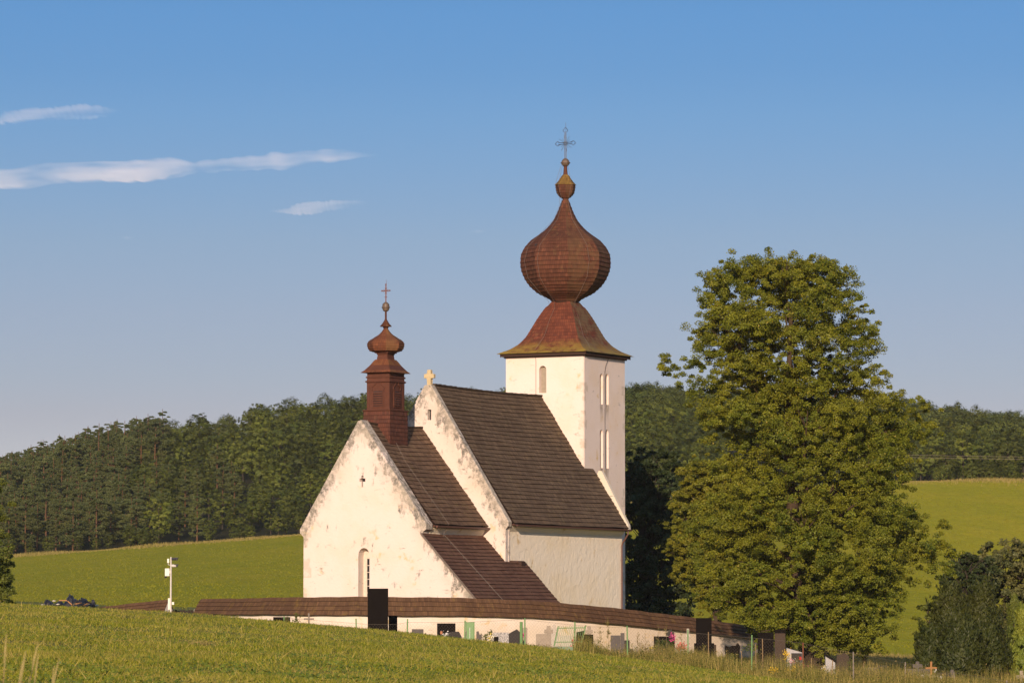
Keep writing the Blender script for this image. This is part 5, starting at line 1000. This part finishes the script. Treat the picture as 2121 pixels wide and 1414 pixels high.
# ------------------------------------------------------------------ forest
def proto_broad(seed, w, h, kind=0):
    r = np.random.default_rng(seed); L = []
    for i in range(200):
        if len(L) >= 34: break
        d = r.normal(size=3); d /= np.linalg.norm(d); q = np.array([d[0]*w*.36, d[1]*w*.36, h*.56+d[2]*h*.36]); s = w*.17*(.8+.5*r.random())
        if all(np.linalg.norm(q-np.array(o[:3])) > (s+o[3])*.6 for o in L): L.append((*q, s, s, s*.8))
    V, F, t = lobes_to_crown(L, 8.0, 34, .34, .38, .7, .2, np.array([0, 0, h*.42]), 1.0, .4); return V, F, t
def proto_pine(seed, w, h):
    r = np.random.default_rng(seed); C = []; A = []; n = 70
    for i in range(n):
        z = .16+.78*r.random()**.9; rad = w*.5*math.sqrt(max(.02, 1-((z-.52)/.5)**2))*(.35+.7*r.random()); a = r.uniform(0, 6.28); C.append((math.cos(a)*rad, math.sin(a)*rad, z*h*.97)); s = w*.15*(.7+.6*r.random())*(1.25-z*.5); A.append((s, s, s*.42))
    return sprays(np.array(C), np.array(A), 110, .28, .3)
protos = {'broad': [], 'pine': []}
for i, (w, h) in enumerate(((9.5, 13.5), (8, 14.5), (11, 13), (7, 11), (9, 16))):
    V, F, t = proto_broad(60+i, w, h); o = npmesh('crown', V, F, M_broad, None, t); bm = bmesh.new(); limb(bm, (0, 0, -1), (0, 0, h*.7), .28, .08, .02, 6, 4); o2 = frombm('trunk', bm, M_bark2, None); protos['broad'].append((o.data, o2.data)); bpy.data.objects.remove(o); bpy.data.objects.remove(o2)
for i, (w, h) in enumerate(((6.0, 16), (5.2, 17.5), (6.8, 15), (4.6, 14))):
    V, F, t = proto_pine(80+i, w, h); o = npmesh('crown', V, F, M_pine, None, t); bm = bmesh.new(); limb(bm, (0, 0, -1), (0, 0, h*.96), .26, .06, .015, 6, 5)
    for k in range(9): a = random.uniform(0, 6.28); z = h*random.uniform(.25, .75); tube(bm, [(0, 0, z), (math.cos(a)*w*.3, math.sin(a)*w*.3, z+.3)], .06, 4, .02)
    o2 = frombm('trunk', bm, M_pinebark, None); protos['pine'].append((o.data, o2.data)); bpy.data.objects.remove(o); bpy.data.objects.remove(o2)
GL = {'pine': 'tall dark pine with reddish trunk in the pinewood on the left hillside', 'broad': 'round-crowned broadleaf tree in the wood on the hillside behind the church'}
GR = 'smaller-looking hazy broadleaf tree in the distant wood behind the lime'
pts = []; r = np.random.default_rng(31); cnt = {'pine': 0, 'broad': 0}
def add_tree(kind, X, Y, s, label, group):
    zc = h1(X, Y); o = bpy.data.objects.new('pine_tree' if kind == 'pine' else 'broadleaf_tree', None); COL.objects.link(o); o.location = (X, Y, zc-.3); o.rotation_euler = (0, 0, r.uniform(0, 6.28)); o.scale = (s*r.uniform(.9, 1.15), s*r.uniform(.9, 1.15), s)
    tag(o, label, 'tree', group); cr_, tr_ = protos[kind][r.integers(len(protos[kind]))]
    for nm, d in (('crown', cr_), ('trunk', tr_)):
        c = bpy.data.objects.new(nm, d); COL.objects.link(c); c.parent = o
    cnt[kind] += 1
cand = []
for i in range(60000):
    Y = r.uniform(757, 1340); px = r.uniform(-520, 2700)
    if px < 1120 and Y > 1010: continue
    X = (px-PCX)/FPX*Y
    dmin = 4.6 if px < 340 else (6.3 if px < 1120 else (9.6 if Y > 1000 else 6.6))
    if px < 1120 and Y > 990: continue
    if 1480 < px < 1830 and Y < 1000: continue
    if any((X-a)**2+(Y-b)**2 < dmin**2 for a, b, c in cand): continue
    cand.append((X, Y, px))
SKY = [(-100, 965), (0, 943), (100, 918), (165, 893), (240, 880), (290, 862), (330, 858), (380, 872), (430, 856), (500, 856), (545, 830), (590, 822), (640, 822), (700, 815), (770, 812), (860, 805), (1000, 797), (1100, 797), (1330, 792), (1400, 798), (1500, 810), (1880, 820), (1960, 832), (2050, 842), (2121, 850), (2230, 856)]
SX, SYY = [a for a, b in SKY], [b for a, b in SKY]
FV, FF, FT = [], [], []; nv = 0
lowp = []
for i, (w, h) in enumerate(((9.5, 13.5), (8, 14), (10.5, 13))):
    q = np.random.default_rng(300+i); d = sphere_dirs(70)*[w*.4, w*.4, h*.4]+[0, 0, h*.55]; lowp.append(sprays(d, np.stack([np.full(70, w*.15)]*2+[np.full(70, w*.1)], 1), 40, .48, .2, (d-[0, 0, h*.42])/h*2.4, 1.4, .4))
lowq = []
for i, (w, h) in enumerate(((9.5, 13.5), (8, 14), (10.5, 13))):
    d = sphere_dirs(40)*[w*.4, w*.4, h*.4]+[0, 0, h*.55]; lowq.append(sprays(d, np.stack([np.full(40, w*.18)]*2+[np.full(40, w*.13)], 1), 16, 1.0, .2, (d-[0, 0, h*.42])/h*2.4, 1.4, .4))
cand.sort(key=lambda q: q[1]+(900 if 1480 < q[2] < 1830 else 0))
for X, Y, px in cand:
    pine = px < 300+40*math.sin(Y*.05) or (px < 520 and r.random() < .22); kind = 'pine' if pine else 'broad'
    s = r.uniform(.52, .78)*(1.15 if pine else 1.0) *(.82 if Y < 850 else 1) if px < 1120 else (r.uniform(.75, 1.1) if Y > 1000 else r.uniform(.55, .8))
    lim = ZY(np.interp(px, SX, SYY)+r.uniform(-8, 12), Y)-h1(X, Y)+.3; hh = 15.8*s if pine else 14*s
    if hh > lim: s *= lim/hh
    if s < .3: continue
    hid = px < -70 or px > 2200 or (760 < px < 1050 and Y < 900) or 1050 <= px < 1290
    if cnt[kind] >= 297 or hid:
        V_, F_, t_ = (lowq if hid else lowp)[r.integers(3)]; a = r.uniform(0, 6.28); c_, s_ = math.cos(a)*s, math.sin(a)*s; Q = np.stack([V_[:, 0]*c_-V_[:, 1]*s_+X, V_[:, 0]*s_+V_[:, 1]*c_+Y, V_[:, 2]*s+h1(X, Y)-.3], 1); FV.append(Q); FF.append(F_+nv); FT.append(np.clip(t_*.6+r.uniform(-.2, .5), 0, .92)); nv += len(Q); continue
    if px < 1120: place = 'near the left edge' if px < 120 else 'above the rubbish heap' if px < 300 else 'above the camera pole' if px < 480 else 'left of the chancel gable' if px < 740 else 'behind the nave ridge'
    else: place = 'between tower and lime' if px < 1480 else 'behind the lime' if px < 1860 else 'right of the lime'
    row = 'at the foot of the wood' if Y < (790 if px < 1120 else 1040) else ('on the skyline ridge' if Y > (935 if px < 1120 else 1240) else 'halfway up the wood')
    look = ('slender', 'broad', 'stocky')[0 if s < .6 else (2 if s < .72 else 1)]
    if px > 1120: add_tree('broad', X, Y, s, f'distant {look} broadleaf tree {row} {place}', 'distant trees in the wood on the right')
    else: add_tree(kind, X, Y, s, (f'{look} dark pine {row} {place}' if pine else f'{look} round broadleaf tree {row} {place}'), 'pines on the left hillside' if pine else 'broadleaf trees on the hillside behind the church')
print('forest', len(cand), cnt, len(FV))
if FV: tag(npmesh('distant_wood', np.concatenate(FV), np.concatenate(FF), M_broad, None, np.concatenate(FT)), kind='stuff')
for i in range(70):                                         # shrubs along the forest edge
    px = r.uniform(-60, 1100) if i < 45 else r.uniform(1860, 2200); Y = r.uniform(747, 756); X = (px-PCX)/FPX*Y; add_tree('broad', X, Y, r.uniform(.18, .34), 'low bush at the forest edge '+('near the left edge' if px < 120 else 'above the rubbish heap' if px < 300 else 'above the camera pole' if px < 480 else 'left of the chancel gable' if px < 1100 else 'above the right field'), 'bushes at the forest edge')

# ------------------------------------------------------------------ clouds
def cloudmat(name, dens):
    m = bpy.data.materials.new(name); m.use_nodes = True; nt = m.node_tree; nt.nodes.clear(); o = nt.nodes.new('ShaderNodeOutputMaterial'); v = nt.nodes.new('ShaderNodeVolumePrincipled')
    v.inputs['Density'].default_value = dens; v.inputs['Color'].default_value = (.97, .97, .99, 1); v.inputs['Anisotropy'].default_value = -.35
    tcn = nt.nodes.new('ShaderNodeTexCoord'); mp = nt.nodes.new('ShaderNodeMapping'); mp.inputs['Scale'].default_value = (.007, .007, .045); nz = nt.nodes.new('ShaderNodeTexNoise'); nz.inputs['Scale'].default_value = 1; nz.inputs['Detail'].default_value = 4
    mr = nt.nodes.new('ShaderNodeMapRange'); mr.inputs[1].default_value = .40; mr.inputs[2].default_value = .72; mr.inputs[3].default_value = 0; mr.inputs[4].default_value = dens*2.2
    nt.links.new(tcn.outputs['Object'], mp.inputs[0]); nt.links.new(mp.outputs[0], nz.inputs['Vector']); nt.links.new(nz.outputs[0], mr.inputs[0]); nt.links.new(mr.outputs[0], v.inputs['Density']); nt.links.new(v.outputs[0], o.inputs['Volume']); return m
def cloud(label, spine, D, thick, dens, seed):
    """spine: (px, top row, bottom row); a long lens of mist at distance D"""
    r = np.random.default_rng(seed); A = np.array(spine, float); n = 60; xs = np.linspace(A[0, 0], A[-1, 0], n); tp_ = np.interp(xs, A[:, 0], A[:, 1]); bt = np.interp(xs, A[:, 0], A[:, 2]); P0 = at(xs[n//2], (tp_[n//2]+bt[n//2])/2, D); seg = 28; V = []; F = []
    for i in range(n):
        hh = max(.3, (bt[i]-tp_[i])/2)*(.74+.1*r.normal())*(1 if i < 51 else 1-(i-51)/10); cy_ = (bt[i]+tp_[i])/2+.3*r.normal(); hz = hh*D/FPX
        for k in range(seg):
            a = 2*math.pi*k/seg; c = Vector((WX(xs[i], D), D, ZY(cy_, D)))-P0; up = math.sin(a); V.append((c.x, c.y+math.cos(a)*abs(math.cos(a))**1.6*thick*min(1, hz/(8*D/FPX)+.05), c.z+up*hz*(1 if up > 0 else 1.35)))
    for i in range(n-1):
        for k in range(seg): F.append((i*seg+k, i*seg+(k+1) % seg, (i+1)*seg+(k+1) % seg, (i+1)*seg+k))
    F.append(tuple(range(seg))[::-1]); F.append(tuple((n-1)*seg+k for k in range(seg))); me = bpy.data.meshes.new('cloud'); me.from_pydata(V, [], F); o = link('cloud', me, cloudmat('cloud_mist', dens), None, P0); tag(o, label, 'cloud'); return o
D = 7000
cloud('thin white streak of cloud highest in the sky at the left edge', [(-60, 247, 262), (0, 243, 253), (25, 236, 249), (60, 231, 247), (120, 228, 242), (170, 223, 240), (205, 223, 237), (230, 225, 233), (247, 229, 230)], D, 120, .0024, 1)
cloud('longest wavy white cloud band across the left of the sky', [(-80, 352, 384), (0, 355, 386), (40, 356, 386), (80, 347, 376), (120, 345, 372), (160, 345, 370), (215, 337, 374), (260, 334, 378), (300, 332, 374), (350, 333, 362), (375, 336, 354), (400, 342, 352), (440, 338, 350), (480, 333, 347), (520, 331, 345), (570, 326, 343), (600, 326, 340), (630, 319, 333), (690, 315, 329), (740, 316, 326), (790, 321, 323)], D, 150, .0024, 2)
cloud('short faint cloud wisp below the long band', [(560, 436, 438), (600, 432, 442), (625, 418, 446), (660, 417, 441), (700, 417, 431), (750, 416, 425), (772, 417, 419)], D, 90, .0016, 3)
cloud('tiny faint cloud speck left of the small bell turret', [(250, 491, 493), (262, 489, 496), (275, 491, 493)], D, 60, .0022, 4)
cloud('tiny faint cloud speck left of the onion dome', [(972, 478, 480), (990, 476, 482), (1012, 478, 480)], D, 60, .0022, 5)

# ------------------------------------------------------------------ haze
hm = bpy.data.materials.new('morning_haze'); hm.use_nodes = True; nt = hm.node_tree; nt.nodes.clear(); ho = nt.nodes.new('ShaderNodeOutputMaterial'); hv = nt.nodes.new('ShaderNodeVolumePrincipled')
hv.inputs['Density'].default_value = .000035; hv.inputs['Color'].default_value = (.86, .93, 1, 1); hv.inputs['Anisotropy'].default_value = 0; nt.links.new(hv.outputs[0], ho.inputs['Volume'])
bm = bmesh.new(); box(bm, -9500, 9500, -600, 15500, -62, 110); hz_o = frombm('haze', bm, hm); tag(hz_o, kind='stuff')
